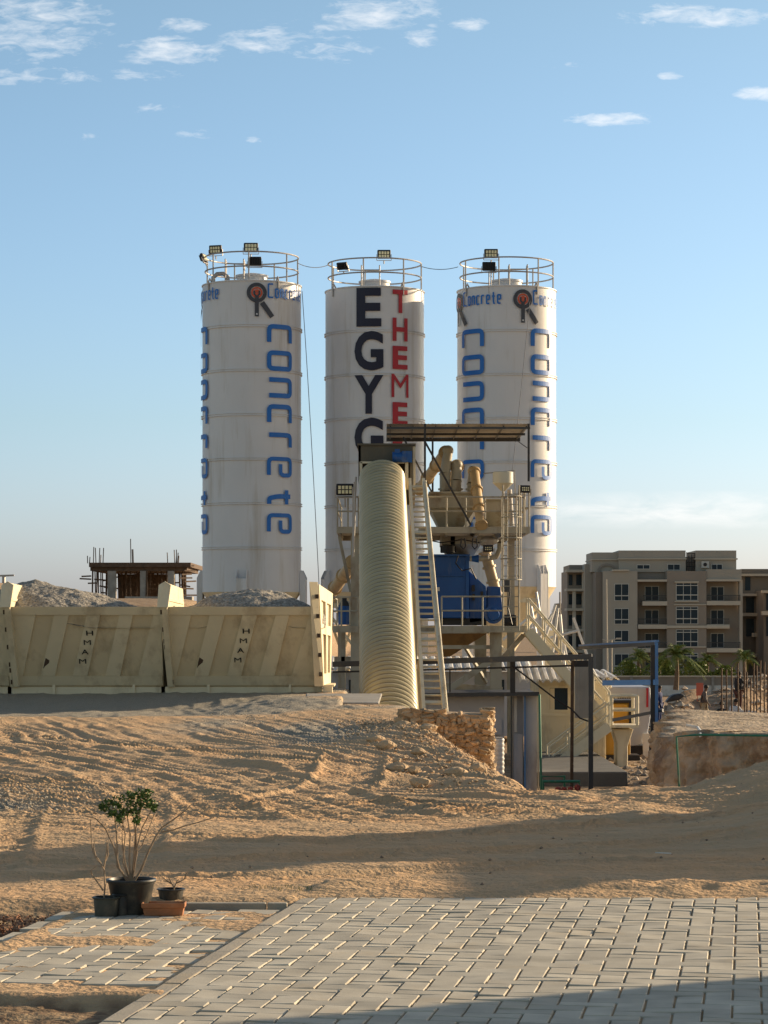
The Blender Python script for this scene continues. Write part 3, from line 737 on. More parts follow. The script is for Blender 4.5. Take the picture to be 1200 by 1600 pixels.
        for ch, y0, y1, w in rows:
            vs, fs = fontpoly(ch, (y1-y0)/PPM, w, .035)
            cylwrap('letter', [(vs, fs)], R(-6.5), CH+(HY-y1)/PPM, Rr, cx, cy, m_navy, S)
        for i, ch in enumerate('THEMER'):
            y0 = 457+i*43.6
            vs, fs = fontpoly(ch, 36/PPM, .58 if ch != 'M' else .66, .03 if ch != 'M' else .0)
            cylwrap('red_letter', [(vs, fs)], R(30.2), CH+(HY-y0-36)/PPM, Rr, cx, cy, m_red, S)
    return S, cx, cy, Rr, zr, rg
SL = silo(393.5, 87.3, CH+(HY-449)*87.3/F, 'left white cement silo with blue concrete lettering and three floodlights on its rim', 'left', R(-8))
SM_ = silo(585.5, 88.8, CH+(HY-458)*88.8/F, 'middle white cement silo with black EGYG and red letters down its front', 'mid', R(20))
SR = silo(791.5, 88.4, CH+(HY-457)*88.4/F, 'right white cement silo with two blue columns of letters, right of the canopy', 'right', R(40))
# ------------------------------------------------------------------ floodlights
def floodlight(px, py, d, yaw, tilt, label, sc=1.0, loc=None, post=.35, cells=8):
    c = P(px, py, d); w, h = .50*sc, .33*sc
    T = thing('floodlight', c, label, 'floodlight', 'floodlights on the plant')
    def bx(name, m, parts, bev=0):
        b = MB()
        for a, e in parts: b.box(Vector(a)+c, Vector(e)+c)
        return b.build(name, m, T, bevel=bev)
    hous = bx('housing', m_lampb, [((-w/2, 0, -h/2), (w/2, .10, h/2))], .035*sc)
    b = MB()
    for i in range(6): b.box(c+Vector((-w/2+.05+i*(w-.1)/6, .10, -h/2+.04)), c+Vector((-w/2+.07+i*(w-.1)/6, .15, h/2-.04)))
    b.build('cooling_fins', m_lampb, T)
    nx = 4
    for i in range(nx):
        for j in range(2):
            cw = (w-.09)/nx; chh = (h-.08)/2
            x0 = -w/2+.045+i*cw; z0 = -h/2+.04+j*chh
            b = MB(); b.box(c+Vector((x0+.012, -.012, z0+.012)), c+Vector((x0+cw-.012, .01, z0+chh-.012))); b.build('lens', m_lens, T)
    b = MB(); b.beam(c+Vector((-w/2-.02, .05, 0)), c+Vector((-w/2-.02, .05, -h/2-.06)), .02, .04); b.beam(c+Vector((w/2+.02, .05, 0)), c+Vector((w/2+.02, .05, -h/2-.06)), .02, .04)
    b.beam(c+Vector((-w/2-.02, .05, -h/2-.06)), c+Vector((w/2+.02, .05, -h/2-.06)), .04, .02)
    if post: b.tube(c+Vector((0, .05, -h/2-.06)), c+Vector((0, .05, -h/2-.06-post)), .022)
    b.build('bracket', m_rail, T)
    for o in T.children:
        if o.name.startswith('bracket'): continue
    T.rotation_euler = (R(tilt), 0, R(yaw)); return T
floodlight(336, 390, 86.6, -18, 8, 'floodlight tilted on the rail of the left silo, second from its left end', .9, post=.12)
floodlight(392, 386.5, 88.7, 0, 0, 'floodlight facing forward highest above the left silo', 1.0, post=.12)
floodlight(398, 408.5, 85.9, 180, 0, 'black back of a floodlight on the front rail of the left silo', .92, post=.0)
floodlight(320.5, 402, 87.2, 75, -20, 'small floodlight seen edge-on at the far left of the left silo rail', .85, post=.1)
floodlight(600, 397.5, 90.2, 0, 12, 'floodlight facing forward above the middle silo', .95, post=.12)
floodlight(536, 415, 87.8, 150, -25, 'grey back of a tilted floodlight on the middle silo', .8, post=.05)
floodlight(767.5, 396, 87.0, 0, 3, 'floodlight facing forward on a post above the right silo', .95, post=1.05)
floodlight(764, 416.5, 86.9, 180, 0, 'black back of a floodlight halfway up the post on the right silo', .92, post=.7)
floodlight(539, 765, 66.8, 0, 5, 'floodlight on the left rail of the upper deck beside the conveyor', .93, post=.25)
floodlight(821, 764, 66.9, 20, 0, 'dark floodlight under the right post of the canopy', .6, post=.1)
floodlight(763, 857, 66.8, 0, 5, 'floodlight below the upper deck above the slanting yellow tube', .55, post=.12)
# ------------------------------------------------------------------ wires
def wire(name, a, b_, sag, label, r=.012):
    b = MB(); pts = []
    for i in range(17):
        t = i/16; p = a.lerp(b_, t); p = p-Vector((0, 0, sag*4*t*(1-t))); pts.append(p)
    b.path(pts, r, 5); o = b.build(name, m_wire); return props(o, label, 'cable', 'cables at the silos')
wire('cable', P(465, 411, 87.3), P(513, 414, 88.8), .12, 'thin cable between the rails of the left and middle silos')
wire('cable', P(657, 416, 88.8), P(716, 417, 88.4), .10, 'thin cable between the rails of the middle and right silos')
wire('cable', P(472, 455, 87), P(502, 985, 80), -.5, 'long thin cable hanging down beside the left silo')
wire('cable', P(828, 470, 86.6), P(800, 740, 72), .1, 'thin cable hanging in front of the right silo', .010)
# ------------------------------------------------------------------ aggregate bins
def DB(py, top=48.3, bot=49.3): return bot-(1075-py)/130*(bot-top)
def PB(px, py, o=0): p = P(px, py, DB(py)); return p-Vector((0, o, 0))
def plate(b, poly, o, th): b.prism([PB(x, y, o) for x, y in poly], (0, th, 0))
def bin_(x0, x1, recs, label, words, patch, y0=949, first=False):
    T = thing('aggregate_bin', P((x0+x1)/2, 1085, 50), label, 'aggregate bin', 'aggregate bins in a row')
    b = MB(); plate(b, [(x0, y0), (x1, y0), (x1+4, 1074), (x0+12, 1074)], 0, .03)
    # sloping floor plate behind
    a0, a1 = PB(x0+12, 1074), PB(x1+4, 1074)
    b.hexa([a0, a1, a1+Vector((-.3, 2.2, -.25)), a0+Vector((.3, 2.2, -.25)), a0+Vector((0,0,.02)), a1+Vector((0,0,.02)), a1+Vector((-.3,2.2,-.23)), a0+Vector((.3,2.2,-.23))])
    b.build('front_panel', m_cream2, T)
    tb = MB(); 
    tb.prism([PB(x0, y0-1, .07), PB(x1, y0-1, .07), PB(x1, y0+12, .07), PB(x0, y0+12, .07)], (0, .07, 0))
    tb.build('top_rail', m_cream, T)
    # raised strips between the recesses
    edges = [x0]+[v for r in recs for v in r]+[x1]
    tops = [(x0, recs[0][0][0])]+[(recs[i][0][1], recs[i+1][0][0]) for i in range(len(recs)-1)]+[(recs[-1][0][1], x1)]
    bots = [(x0+9, recs[0][1][0])]+[(recs[i][1][1], recs[i+1][1][0]) for i in range(len(recs)-1)]+[(recs[-1][1][1], x1+3)]
    for (ta, tb_), (ba, bb) in zip(tops, bots):
        b = MB(); plate(b, [(ta, y0+12.3), (tb_, y0+12.3), (bb, 1056), (ba, 1056)], .05, .05); b.build('rib', m_cream, T)
    b = MB(); plate(b, [(x0+9, 1056.3), (x1+2, 1056.3), (x1+3, 1071), (x0+11, 1071)], .06, .06); b.build('bottom_rail', m_cream, T)
    b = MB(); b.box(P(x0, 1073, 49.25), P(x1+6, 1086.5, 49.25)+Vector((0, .35, -.1)))
    for f in (.3, .82):
        xx = x0+(x1-x0)*f; b.box(P(xx-2, 1069, 49.2), P(xx+2, 1085, 49.2)+Vector((0, .05, 0)))
    b.build('base_beam', m_cream, T)
    # stencilled letters following the rib
    pts = []
    for i, ch in enumerate('HMAM'):
        vs, fs = fontpoly(ch, .092, .135, .012 if ch != 'M' else 0)
        fx, fy = words[0]+(words[2]-words[0])*i/3, words[1]+(words[3]-words[1])*i/3
        c = PB(fx, fy, .055)
        me = bpy.data.meshes.new('stencil'); sh = .12
        o0 = wloc(T)
        me.from_pydata([(c.x+u*1.0-o0.x, c.y-o0.y-v*.63, c.z+v-o0.z) for u, v in vs], [], fs); me.materials.append(m_black)
        o = bpy.data.objects.new('stencil_letter', me); COL.objects.link(o); o.parent = T
        o.location.y -= .012
    if patch:
        b = MB(); plate(b, [(patch[0], patch[1]), (patch[0]+6, patch[1]+4), (patch[0]+5, patch[1]+8), (patch[0]-1, patch[1]+13), (patch[0]-4, patch[1]+17), (patch[0]-2, patch[1]+7)], .054, .003); b.build('worn_patch', m_rusty, T)
    # back wall and bolted flange
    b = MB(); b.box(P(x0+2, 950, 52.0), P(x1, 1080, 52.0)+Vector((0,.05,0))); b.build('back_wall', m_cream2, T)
    return T
r1 = [((56,85),(36,64)), ((108,136),(86,114)), ((157,187),(137,165)), ((208,240),(188,216))]
r2 = [((299,328),(276,304)), ((351,379),(326,355)), ((402,431),(377,405)), ((452,484),(429,456))]
B0 = bin_(-240, 12, [((a-246, b-246), (c-246, d-246)) for (a,b),(c,d) in r1], 'aggregate bin cut off by the left edge of the photo', (-105, 992, -116, 1036), None)
B1 = bin_(12, 252, r1, 'cream aggregate bin between the first and second wing walls, heaped with gravel', (141, 993, 130, 1037), (72, 1028))
B2 = bin_(252, 497, r2, 'cream aggregate bin at the right end of the row, beside the conveyor', (385, 990, 372, 1035), (312, 1027))
def partition(x0, xb, ear, label):
    T = thing('partition_wall', P(x0+8, 1085, 49), label, 'bin wall', 'wing walls between the bins')
    # long flange down the front, two rusty bolted strips
    for s, (dx) in enumerate((0, 6)):
        b = MB(); b.prism([PB(x0+dx, 949, .16), PB(x0+dx+4.5, 949, .16), PB(x0+dx+4.5+13, 1073, .16), PB(x0+dx+13, 1073, .16)], (0, .09, 0)); b.build('flange', m_cream, T)
    b = MB()
    for i in range(13):
        t = (i+.5)/13; y = 952+t*118
        for dx in (0, 6):
            if i % 3 == 0 or random.random() < .15:
                b.prism([PB(x0+dx+1+13*t, y-3.5, .165), PB(x0+dx+3.5+13*t, y-3.5, .165), PB(x0+dx+3.7+13*t, y+3.5, .165), PB(x0+dx+1.2+13*t, y+3.5, .165)], (0, .01, 0))
    b.build('rust_patch', m_rusty, T)
    # web plate between bins going back, with its raised ear
    b = MB(); p = P(x0+4, 949, 48.3); ex = ear
    f0 = P(x0+4, 1073, 49.2); zt = P(0, 916, 48.3).z
    b.prism([Vector((p.x, 48.15, zt+.06)), Vector((p.x, 48.1, p.z)), Vector((p.x+.03, 49.1, f0.z)), Vector((p.x+.03, 52, f0.z)), Vector((p.x, 52, p.z-.1)), Vector((p.x, 52.2, zt-.36)), Vector((p.x, 51.9, zt))], (.10, 0, 0))
    b.build('web_plate', m_cream, T)
    b = MB(); b.prism([Vector((p.x-.06, 48.13, zt+.02)), Vector((p.x+.06, 48.13, zt+.09)), Vector((p.x+.17, 48.13, zt+.02)), Vector((p.x+.12, 48.05, p.z)), Vector((p.x-.08, 48.05, p.z))], (0, .1, 0)); b.build('front_cap', m_cream, T)
    b = MB(); b.beam(Vector((p.x+.10, 48.25, (zt+p.z)/2-.05)), Vector((p.x+.10, 51.9, (zt+p.z)/2-.09)), .05, .05); b.build('stiffener', m_cream, T)
    return T
partition(5, 30, 0, 'wing wall at the far left of the bins with bright upper ear')
partition(250, 292, 0, 'wing wall with bright upper ear between the two lettered bins')
# end wall
T = thing('bin_end_wall', P(505, 1085, 49), 'sunlit cream end wall with ribs closing the bin row at the right', 'bin wall')
xa = P(497, 1000, 48.3).x
def EW(u, v, o=0):   # u 0..1 front to back, v 0..1 bottom to top
    yt = 48.2+u*4.4; yb = 48.9+u*2.2
    y = yb+(yt-yb)*v
    x = (-1.20+.09*u)*(1-v)+(-1.27+.17*u)*v
    zt = P(0, 913, 48.2).z-.12*u; z0 = P(0, 1072, 49).z
    return Vector((x+o*.6, y, z0+(zt-z0)*v))
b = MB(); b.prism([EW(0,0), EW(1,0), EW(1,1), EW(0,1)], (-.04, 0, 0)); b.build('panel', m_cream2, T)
def ewp(u0, v0, u1, v1, o=.08): b = MB(); b.prism([EW(u0,v0,o), EW(u1,v0,o), EW(u1,v1,o), EW(u0,v1,o)], (-.08, 0, 0)); return b.build('rib', m_cream, T)
ewp(0, .86, 1, 1); ewp(0, .52, 1, .62); ewp(0, 0, 1, .12)
for (a, c) in ((0, .12), (.44, .56), (.88, 1)): ewp(a, .12, c, .52); ewp(a, .62, c, .86)
b = MB(); b.prism([EW(-.02,0,.05), EW(-.02,1.02,.05), EW(-.05,1.02,-.2), EW(-.05,0,-.2)], (0, .06, 0)); b.build('front_flange', m_cream, T)
b = MB()
for i in range(5):
    p = EW(-.03, .12+.19*i, .06); b.box(p+Vector((-.06,-.03,-.04)), p+Vector((0,.01,.04)))
b.build('rust_patch', m_rusty, T)
b = MB(); b.box(P(505, 1070, 49), P(519, 1086, 49)+Vector((0,.5,0))); b.box(P(497, 1070, 49.1), P(522, 1073, 49.1)+Vector((0,1.5,0))); b.build('foot', m_cream, T)
# gravel heaps: domes with displaced surface
def heap(cx, cy, rx, ry, h, zb, label, seed, name='gravel_heap', skew=0, m=None, freq=6, amp=.05, group='gravel heaps in the bins', clip=None):
    n = 110; vs = []; fs = []
    u = np.linspace(-1, 1, n); U_, V_ = np.meshgrid(u, u); r = np.sqrt((U_-skew*(1-U_**2))**2+V_**2)
    X = cx+U_*rx; Y = cy+V_*ry
    if clip is not None: X = np.clip(X, clip[0], clip[1])
    Z = zb+h*np.clip(1-np.clip(r, 0, 1)**1.7, 0, 1)
    Z = Z+(amp*fbm(X, Y, freq, 4, seed)+.16*h*fbm(X, Y, 1.1, 2, seed+5))*(r < 1.0)+(-.25)*sm(r, .9, 1.2)
    b = MB(); b.v = [tuple(p) for p in np.stack([X.ravel(), Y.ravel(), Z.ravel()], 1)]
    b.f = [(j*n+i, j*n+i+1, (j+1)*n+i+1, (j+1)*n+i) for j in range(n-1) for i in range(n-1)]
    o = b.build(name, m or m_gravel, smooth=True, auto=180); return props(o, label, 'gravel heap' if name == 'gravel_heap' else name.replace('_', ' '), group)
heap(P(98, 0, 50.3).x, 50.3, 1.95, 1.8, .66, 1.62, 'grey gravel heap spilling over the left bin top', 3, skew=-.25)
heap(P(395, 0, 50.3).x, 50.3, 1.45, 1.75, .56, 1.62, 'grey gravel heap above the right bin in front of the left silo', 8)
heap(P(-60, 0, 50.3).x, 50.4, .95, 1.6, .3, 1.62, 'grey gravel heap in the leftmost bin, mostly out of frame', 12)
# slab at the foot of the conveyor
b = MB(); b.hexa([p_+Vector((0,0,.03)) for p_ in (P(478,1104,44), P(592,1105,44), P(597,1090,47), P(478,1089,47), P(478,1100,44), P(592,1100.5,44), P(597,1086,47), P(478,1086,47))])
props(b.build('concrete_slab', m_conc, bevel=.02), 'thin pale slab lying in the dirt left of the conveyor foot', 'slab')
# ------------------------------------------------------------------ conveyor
C0 = Vector((.10, 52, -.24)); C1 = Vector((-.045, 65, 5.02)); ax = (C1-C0); CLN = ax.length; ax.normalize()
C = thing('belt_conveyor', (.3, 52, -.3), 'inclined belt conveyor under a cream corrugated arched cover', 'conveyor')
sd = Vector((1, 0, 0)); sd = (sd-ax*sd.dot(ax)).normalized(); nn_ = sd.cross(ax).normalized()
if nn_.z < 0: nn_ = -nn_
def CV(t, s, h): return C0+ax*t+sd*s+nn_*h
vs = []; fs = []; nr = 72; per = 12; na = 22; t = -2.2; rows = 0
L0 = -2.2; L1 = CLN+.05; pitch = (L1-L0)/nr
for i in range(nr*per+1):
    t = L0+(L1-L0)*i/(nr*per); ph = (i % per)/per
    rr = .482+.108*(math.sin(math.pi*ph)**.5 if ph else 0)-.0
    wdt = 1.0+.018*(1-t/CLN)
    for k in range(na+1):
        a = math.pi*k/na; vs.append(CV(t, math.cos(a)*rr*wdt, max(0, math.sin(a))**.85*rr*1.0+.06))
    rows += 1
for i in range(rows-1):
    for k in range(na): fs.append((i*(na+1)+k, i*(na+1)+k+1, (i+1)*(na+1)+k+1, (i+1)*(na+1)+k))
def groove_shade(m):  # dark stripe painted along each groove, standing in for shade between the ribs
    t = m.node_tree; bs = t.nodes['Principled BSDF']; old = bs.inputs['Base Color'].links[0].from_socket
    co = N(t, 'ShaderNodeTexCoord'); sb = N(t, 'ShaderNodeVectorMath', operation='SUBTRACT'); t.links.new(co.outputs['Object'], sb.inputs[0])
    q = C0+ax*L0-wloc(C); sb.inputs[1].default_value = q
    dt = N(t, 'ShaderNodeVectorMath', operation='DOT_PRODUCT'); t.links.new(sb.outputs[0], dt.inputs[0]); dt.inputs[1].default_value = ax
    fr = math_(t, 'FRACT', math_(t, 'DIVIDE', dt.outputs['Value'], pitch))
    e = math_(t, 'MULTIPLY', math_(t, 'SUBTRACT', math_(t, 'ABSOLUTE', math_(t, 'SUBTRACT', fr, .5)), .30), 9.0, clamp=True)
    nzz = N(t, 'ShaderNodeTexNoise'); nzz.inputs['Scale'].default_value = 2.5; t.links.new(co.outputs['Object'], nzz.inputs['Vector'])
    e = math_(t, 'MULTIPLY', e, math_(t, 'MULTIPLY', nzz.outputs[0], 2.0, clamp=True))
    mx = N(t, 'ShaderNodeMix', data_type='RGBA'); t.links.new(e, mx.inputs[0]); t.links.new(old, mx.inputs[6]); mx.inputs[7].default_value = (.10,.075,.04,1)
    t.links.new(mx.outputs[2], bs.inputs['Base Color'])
groove_shade(m_ribbed)
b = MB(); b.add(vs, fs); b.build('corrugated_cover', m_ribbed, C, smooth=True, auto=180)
b = MB()
for s in (-1, 1):
    b.beam(CV(-2.2, s*.555, -.05), CV(CLN+.6, s*.555, -.05), .06, .24, up=nn_)
for i in range(16): b.beam(CV(-1.6+i, -.6, -.12), CV(-1.6+i, .6, -.12), .06, .08, up=nn_)
b.build('frame', m_cream, C)
b = MB(); b.prism([CV(-2.2, -.45, 0), CV(CLN+.3, -.45, 0), CV(CLN+.3, .45, 0), CV(-2.2, .45, 0)], nn_*.02); b.prism([CV(-2.2, -.45, -.22), CV(CLN+.3, -.45, -.22), CV(CLN+.3, .45, -.22), CV(-2.2, .45, -.22)], nn_*.02); b.build('belt', m_dark, C)
b = MB(); x0 = P(560, 0, 65.3).x; x1 = P(648, 0, 65.3).x; zt = P(0, 696, 65.3).z; zm = P(0, 721, 65.3).z; zl = P(0, 752, 65.3).z
b.box((x0, 65.3, zm), (x1-.12, 65.35, zt)); b.box((x0, 65.3, zl), (x0+.06, 67.4, zt)); b.box((x0, 67.4, zl-.5), (x1, 67.46, zt)); b.box((x0-.03, 65.25, zt), (x1+.03, 67.5, zt+.05))
b.box((x1-.12, 65.3, zl-.1), (x1-.06, 67.4, zt-.003)); b.build('head_hood', m_olive, C)
b = MB(); b.hexa([Vector((x1-.05,65.35,zl-.2)), Vector((x1+.02,65.35,zl-.2)), Vector((x1+.02,67.3,zl-.6)), Vector((x1-.05,67.3,zl-.6)), Vector((x1-.05,65.35,zt-.02)), Vector((x1+.02,65.35,zt-.02)), Vector((x1+.02,67.3,zt-.02)), Vector((x1-.05,67.3,zt-.02))]); b.build('hood_side', m_cream, C)
b = MB(); c = P(628, 714, 65); b.cone(c+Vector((-.24,.1,0)), c+Vector((.12,.1,0)), .14, .14, 14); b.box(c+Vector((.0,-.02,-.13)), c+Vector((.26,.25,.15))); b.box(c+Vector((-.18,-.0,.1)), c+Vector((-.05,.15,.2))); b.build('drive_motor', m_blue, C)
b = MB(); b.box(P(563, 721, 65.1), P(632, 724, 65.1)+Vector((0,.1,0))); b.box(P(562, 722, 65.1), P(566, 760, 65.1)+Vector((0,.1,0))); b.box(P(633, 722, 65.1), P(638, 765, 65.1)+Vector((0,.1,0))); b.build('end_frame', m_cream, C)
b = MB()
for i in range(3): b.tube(P(556-i*2, 745+i*8, 65.6), P(552, 870, 65.6+.2*i), .025)
b.build('drip_pipe', m_rail, C)
# walkway beside the cover
Wk = thing('walkway_ladder', (1.0, 52, -.3), 'long cleated cream walkway climbing beside the corrugated conveyor cover', 'walkway')
W0 = Vector((.80, 52, -.24)); W0b = Vector((1.22, 52, -.24)); W1 = Vector((.655, 65, 5.06)); W1b = Vector((1.0, 65, 5.06))
def WL(t): return W0.lerp(W1, t)
def WR(t): return W0b.lerp(W1b, t)
for f in (WL, WR):
    b = MB(); b.beam(f(-.12), f(1.0), .075, .20, up=nn_); b.build('stringer', m_cream, Wk)
nr = 41
for i in range(nr):
    t = -.1+1.09*(i+.5)/nr
    b = MB(); wid = .14 if i % 9 == 4 else .04
    b.beam(WL(t)-nn_*.02, WR(t)-nn_*.02, wid, .035, up=nn_); b.build('rung', m_cream, Wk)
b = MB(); b.tube(WR(-.1)+Vector((.05,0,.12)), WR(.98)+Vector((.05,0,.12)), .02)
b.build('edge_pipe', m_cream, Wk)
for t in (.2, .5, .8):
    b = MB(); b.beam(WL(t)-Vector((0,0,.15)), WL(t)*1+Vector((-.1,0,-(WL(t).z+2.2))), .12, .12); b.build('trestle', m_cream, Wk)
# ------------------------------------------------------------------ mixing tower
DF = 67.0; DR = 73.0
TW = thing('mixing_tower', (2.5, 70, -2.1), 'cream steel tower with two railed decks holding the mixer behind the conveyor', 'steel tower')
zU = P(0, 823, DF).z; zL = P(0, 978, DF).z; G0 = -2.2
xl = P(526, 0, DF).x; xr = P(828, 0, DF).x; xl2 = P(520, 0, DF).x; xr2 = P(822, 0, DF).x
b = MB()
for (a, c) in ((xl, P(563,0,DF).x), (P(655,0,DF).x, xr)):
    b.box((a, DF, zU-.17), (c, DF+.08, zU)); b.box((a, DR, zU-.17), (c, DR+.08, zU)); b.box((a, DF+.09, zU-.03), (c, DR-.01, zU-.004))
    b.box((a, DF+.09, zU-.16), (a+.08, DR-.01, zU-.04)); b.box((c-.08, DF+.09, zU-.16), (c, DR-.01, zU-.04))
b.box((P(563,0,DF).x, DF+2.9, zU-.2), (P(655,0,DF).x, DF+3.0, zU))
for x in (1.6, 2.4, 3.1): b.box((x, DF+.09, zU-.22), (x+.08, DR-.01, zU-.04))
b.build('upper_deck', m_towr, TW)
b = MB()
b.box((xl2, DF, zL-.17), (P(560,0,DF).x, DF+.08, zL)); b.box((P(685,0,DF).x, DF, zL-.17), (xr2, DF+.08, zL)); b.box((xl2, DR, zL-.17), (xr2, DR+.08, zL)); b.box((xl2, DF+.09, zL-.03), (P(560,0,DF).x, DR-.01, zL-.004)); b.box((P(740,0,DF).x, DF+.09, zL-.03), (xr2, DR-.01, zL-.004))
b.box((P(685,0,DF).x, DF+3, zL-.17), (P(740,0,DF).x, DR-.01, zL-.004))
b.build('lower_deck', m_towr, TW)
def rail(x0, x1, y, z, h, n, name='guardrail', ends=False):
    b = MB()
    for k in (1, .52): b.tube((x0, y, z+h*k), (x1, y, z+h*k), .022)
    for i in range(n): x = x0+(x1-x0)*i/(n-1); b.tube((x, y, z), (x, y, z+h), .022)
    if ends:
        for k in (1, .52): b.tube((ends[0], y, z+h*k), (ends[0], ends[1], z+h*k), .022)
        b.tube((ends[0], ends[1], z), (ends[0], ends[1], z+h), .022)
    b.build(name, m_towr, TW)
rail(xl+.02, P(560,0,DF).x, DF+.04, zU, .78, 3, ends=(xl+.02, DR))
rail(P(668,0,DF).x, P(818,0,DF).x, DF+.04, zU, .78, 6)
rail(P(815,0,DF).x, P(828,0,DF).x, DF+.4, zU, .98, 3, ends=(P(826,0,DF).x, DR))
rail(P(690,0,DF).x, P(786,0,DF).x, DF+.04, zL, .77, 4)
rail(xl2, P(560,0,DF).x, DF+.04, zL, .75, 4, ends=(xl2, DR))
def col(px0, px1, py0, d, m=m_towr, zb=G0, dep=.25):
    b = MB(); a = P(px0, py0, d); c = P(px1, py0, d); w = c.x-a.x
    b.box((a.x, d, zb), (c.x, d+.03, a.z)); b.box((a.x, d+dep, zb), (c.x, d+dep+.03, a.z)); b.box((a.x+w/2-.02, d+.031, zb), (a.x+w/2+.02, d+dep-.001, a.z))
    b.build('column', m, TW)
col(548, 562, 833, 67.3); col(766, 784, 985, 67.3); col(742, 760, 985, 72.5); col(793, 804, 838, 72.2); col(528, 540, 985, 71.5)
class _Br:
    def beam(self, *a):
        q = MB(); q.beam(*a); q.build('brace', m_towr, TW)
b = _Br()
b.beam(P(548, 925, 67.6), P(530, 838, 67.6), .08, .1); b.beam(P(700, 1078, 67.3), P(768, 1032, 67.3), .16, .16); b.beam(P(690, 1073, 67.5), P(785, 1080, 67.5), .10, .22)
b.beam(P(690, 1011, 67.4), P(768, 1011, 67.4), .10, .10); b.beam(P(784, 1030, 67.4), P(818, 992, 67.4), .10, .12); b.beam(P(720, 1000, 70), P(760, 1066, 72), .07, .09)
b.beam(P(536, 985, 67.5), P(536, 1100, 67.5), .10, .10); b.beam(P(522, 1030, 67.5), P(562, 1030, 67.5), .10, .14)
# canopy
b = MB(); zc = P(0, 661, 66.5).z
x0 = P(604, 0, DF).x; x1 = P(827, 0, DF).x
vs = []; fs = []; nc = 120
for i in range(nc+1):
    x = x0+(x1-x0)*i/nc; w = .006*math.sin(i*2.2)
    vs += [(x, 66.5, zc-.02+w), (x, 71.6, P(0,684,71.6).z+w)]
for i in range(nc): fs.append((2*i, 2*i+2, 2*i+3, 2*i+1))
bb = MB(); bb.add(vs, fs); bb.build('canopy_sheet', m_canopy, TW, smooth=True)
b = MB(); za = P(0, 687, 71.5).z
b.beam((x0, 71.5, za), (x1, 71.5, za), .09, .10); b.beam((x0, 66.6, zc-.12), (x1, 66.6, zc-.12), .05, .06); b.beam((x0, 69, (zc+za)/2-.07), (x1, 69, (zc+za)/2-.07), .06, .06)
n = 7
for i in range(n):
    x = x0+.1+(x1-x0-.2)*i/(n-1); b.beam((x, 66.55, zc-.08), (x, 71.5, za+.02), .03, .03)
b.build('canopy_frame', m_galv, TW)
for (px, y1, d) in ((664, 742, DF-.9), (826, 752, DF-.9), (676, 775, DR-.2)):
    b = MB(); b.beam(P(px, 662, d), P(px, y1 if px != 664 else 760, d), .055, .055); b.build('canopy_post', m_dark, TW)
b = MB(); b.beam(P(664, 690, DF-.9), P(736, 821, DF-.9), .05, .05); b.beam(P(630, 683, DF-.9), P(674, 768, DF-.5), .035, .035); b.build('canopy_strut', m_dark, TW)
b = MB(); b.tube(P(810, 690, DF), P(824, 700, DF), .012, 5); b.build('canopy_tie', m_wire, TW)
# caged access ladder on the right
Ld = thing('caged_ladder', P(800, 985, 66.6), 'cream caged ladder between the lower and upper deck, right of the mixer', 'ladder')
b = MB()
for px in (786, 811): b.tube(P(px, 758, 66.6), P(px, 985, 66.6), .022)
b.build('side_rail', m_towr, Ld)
zt_ = P(0, 772, 66.6).z; zb_ = P(0, 980, 66.6).z; nrg = 14
for i in range(nrg):
    z = zb_+(zt_-zb_)*i/(nrg-1); b = MB(); b.tube((P(786,0,66.6).x, 66.6, z), (P(811,0,66.6).x, 66.6, z), .015, 6); b.build('rung', m_towr, Ld)
cxl = P(798.5, 0, 66.6).x
for i in range(5):
    z = P(0, 776+i*32.5, 66.6).z; b = MB()
    b.path([(cxl+.27*math.cos(a), 66.55-.30*math.sin(a)*1.3, z) for a in [math.pi*k/12*1.0 for k in range(13)]], .017, 6); b.build('cage_hoop', m_towr, Ld)
b = MB()
for a in (.35, 1.1, 2.0, 2.8): b.tube((cxl+.27*math.cos(a), 66.55-.39*math.sin(a), P(0, 776, 66.6).z), (cxl+.27*math.cos(a), 66.55-.39*math.sin(a), P(0, 906, 66.6).z), .012, 6)
b.build('cage_bar', m_towr, Ld)
# weigh hoppers
Hp = thing('weigh_hopper', P(712, 823, 69), 'big cream weigh hopper with tapered bottom behind the ladder walkway on the upper deck', 'hopper')
def trough(b, x0, y0, x1, y1, tx0, tx1, yb, d, dep):
    b.box(P(x0, y0, d), P(x1, y1, d)+Vector((0, dep, 0)))
    p = [P(x0, y1, d), P(x1, y1, d), P(x1, y1, d)+Vector((0,dep,0)), P(x0, y1, d)+Vector((0,dep,0))]
    q = [P(tx0, yb, d+.5), P(tx1, yb, d+.5), P(tx1, yb, d+.5)+Vector((0,dep-1,0)), P(tx0, yb, d+.5)+Vector((0,dep-1,0))]
    b.hexa(q+p)
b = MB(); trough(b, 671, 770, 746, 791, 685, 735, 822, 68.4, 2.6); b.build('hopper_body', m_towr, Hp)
b = MB(); b.box(P(670, 790, 68.35), P(755, 793, 68.35)+Vector((0,.05,0))); b.box(P(670, 768, 68.3), P(747, 771, 68.3)+Vector((0,2.8,0))); b.build('rim', m_towr, Hp)
b = MB(); b.prism([P(724, 823, 68.2), P(741, 798, 68.2), P(756, 823, 68.2), P(748, 823, 68.2), P(741, 806, 68.2), P(732, 823, 68.2)], (0,.06,0)); b.build('load_bracket', m_wroof, Hp)
H2 = thing('water_hopper', P(775, 823, 69.5), 'low cream weighing tank at the right end of the upper deck', 'tank')
b = MB(); trough(b, 757, 781, 798, 800, 763, 792, 822, 68.8, 2); b.build('tank_body', m_towr, H2)
b = MB(); b.box(P(757, 779, 68.7), P(799, 781.5, 68.7)+Vector((0,2.2,0))); b.build('rim', m_towr, H2)
b = MB(); trough(b, 690, 838, 752, 850, 700, 740, 868, 68.9, 2.5); b.build('discharge_chute', m_towr, Hp)
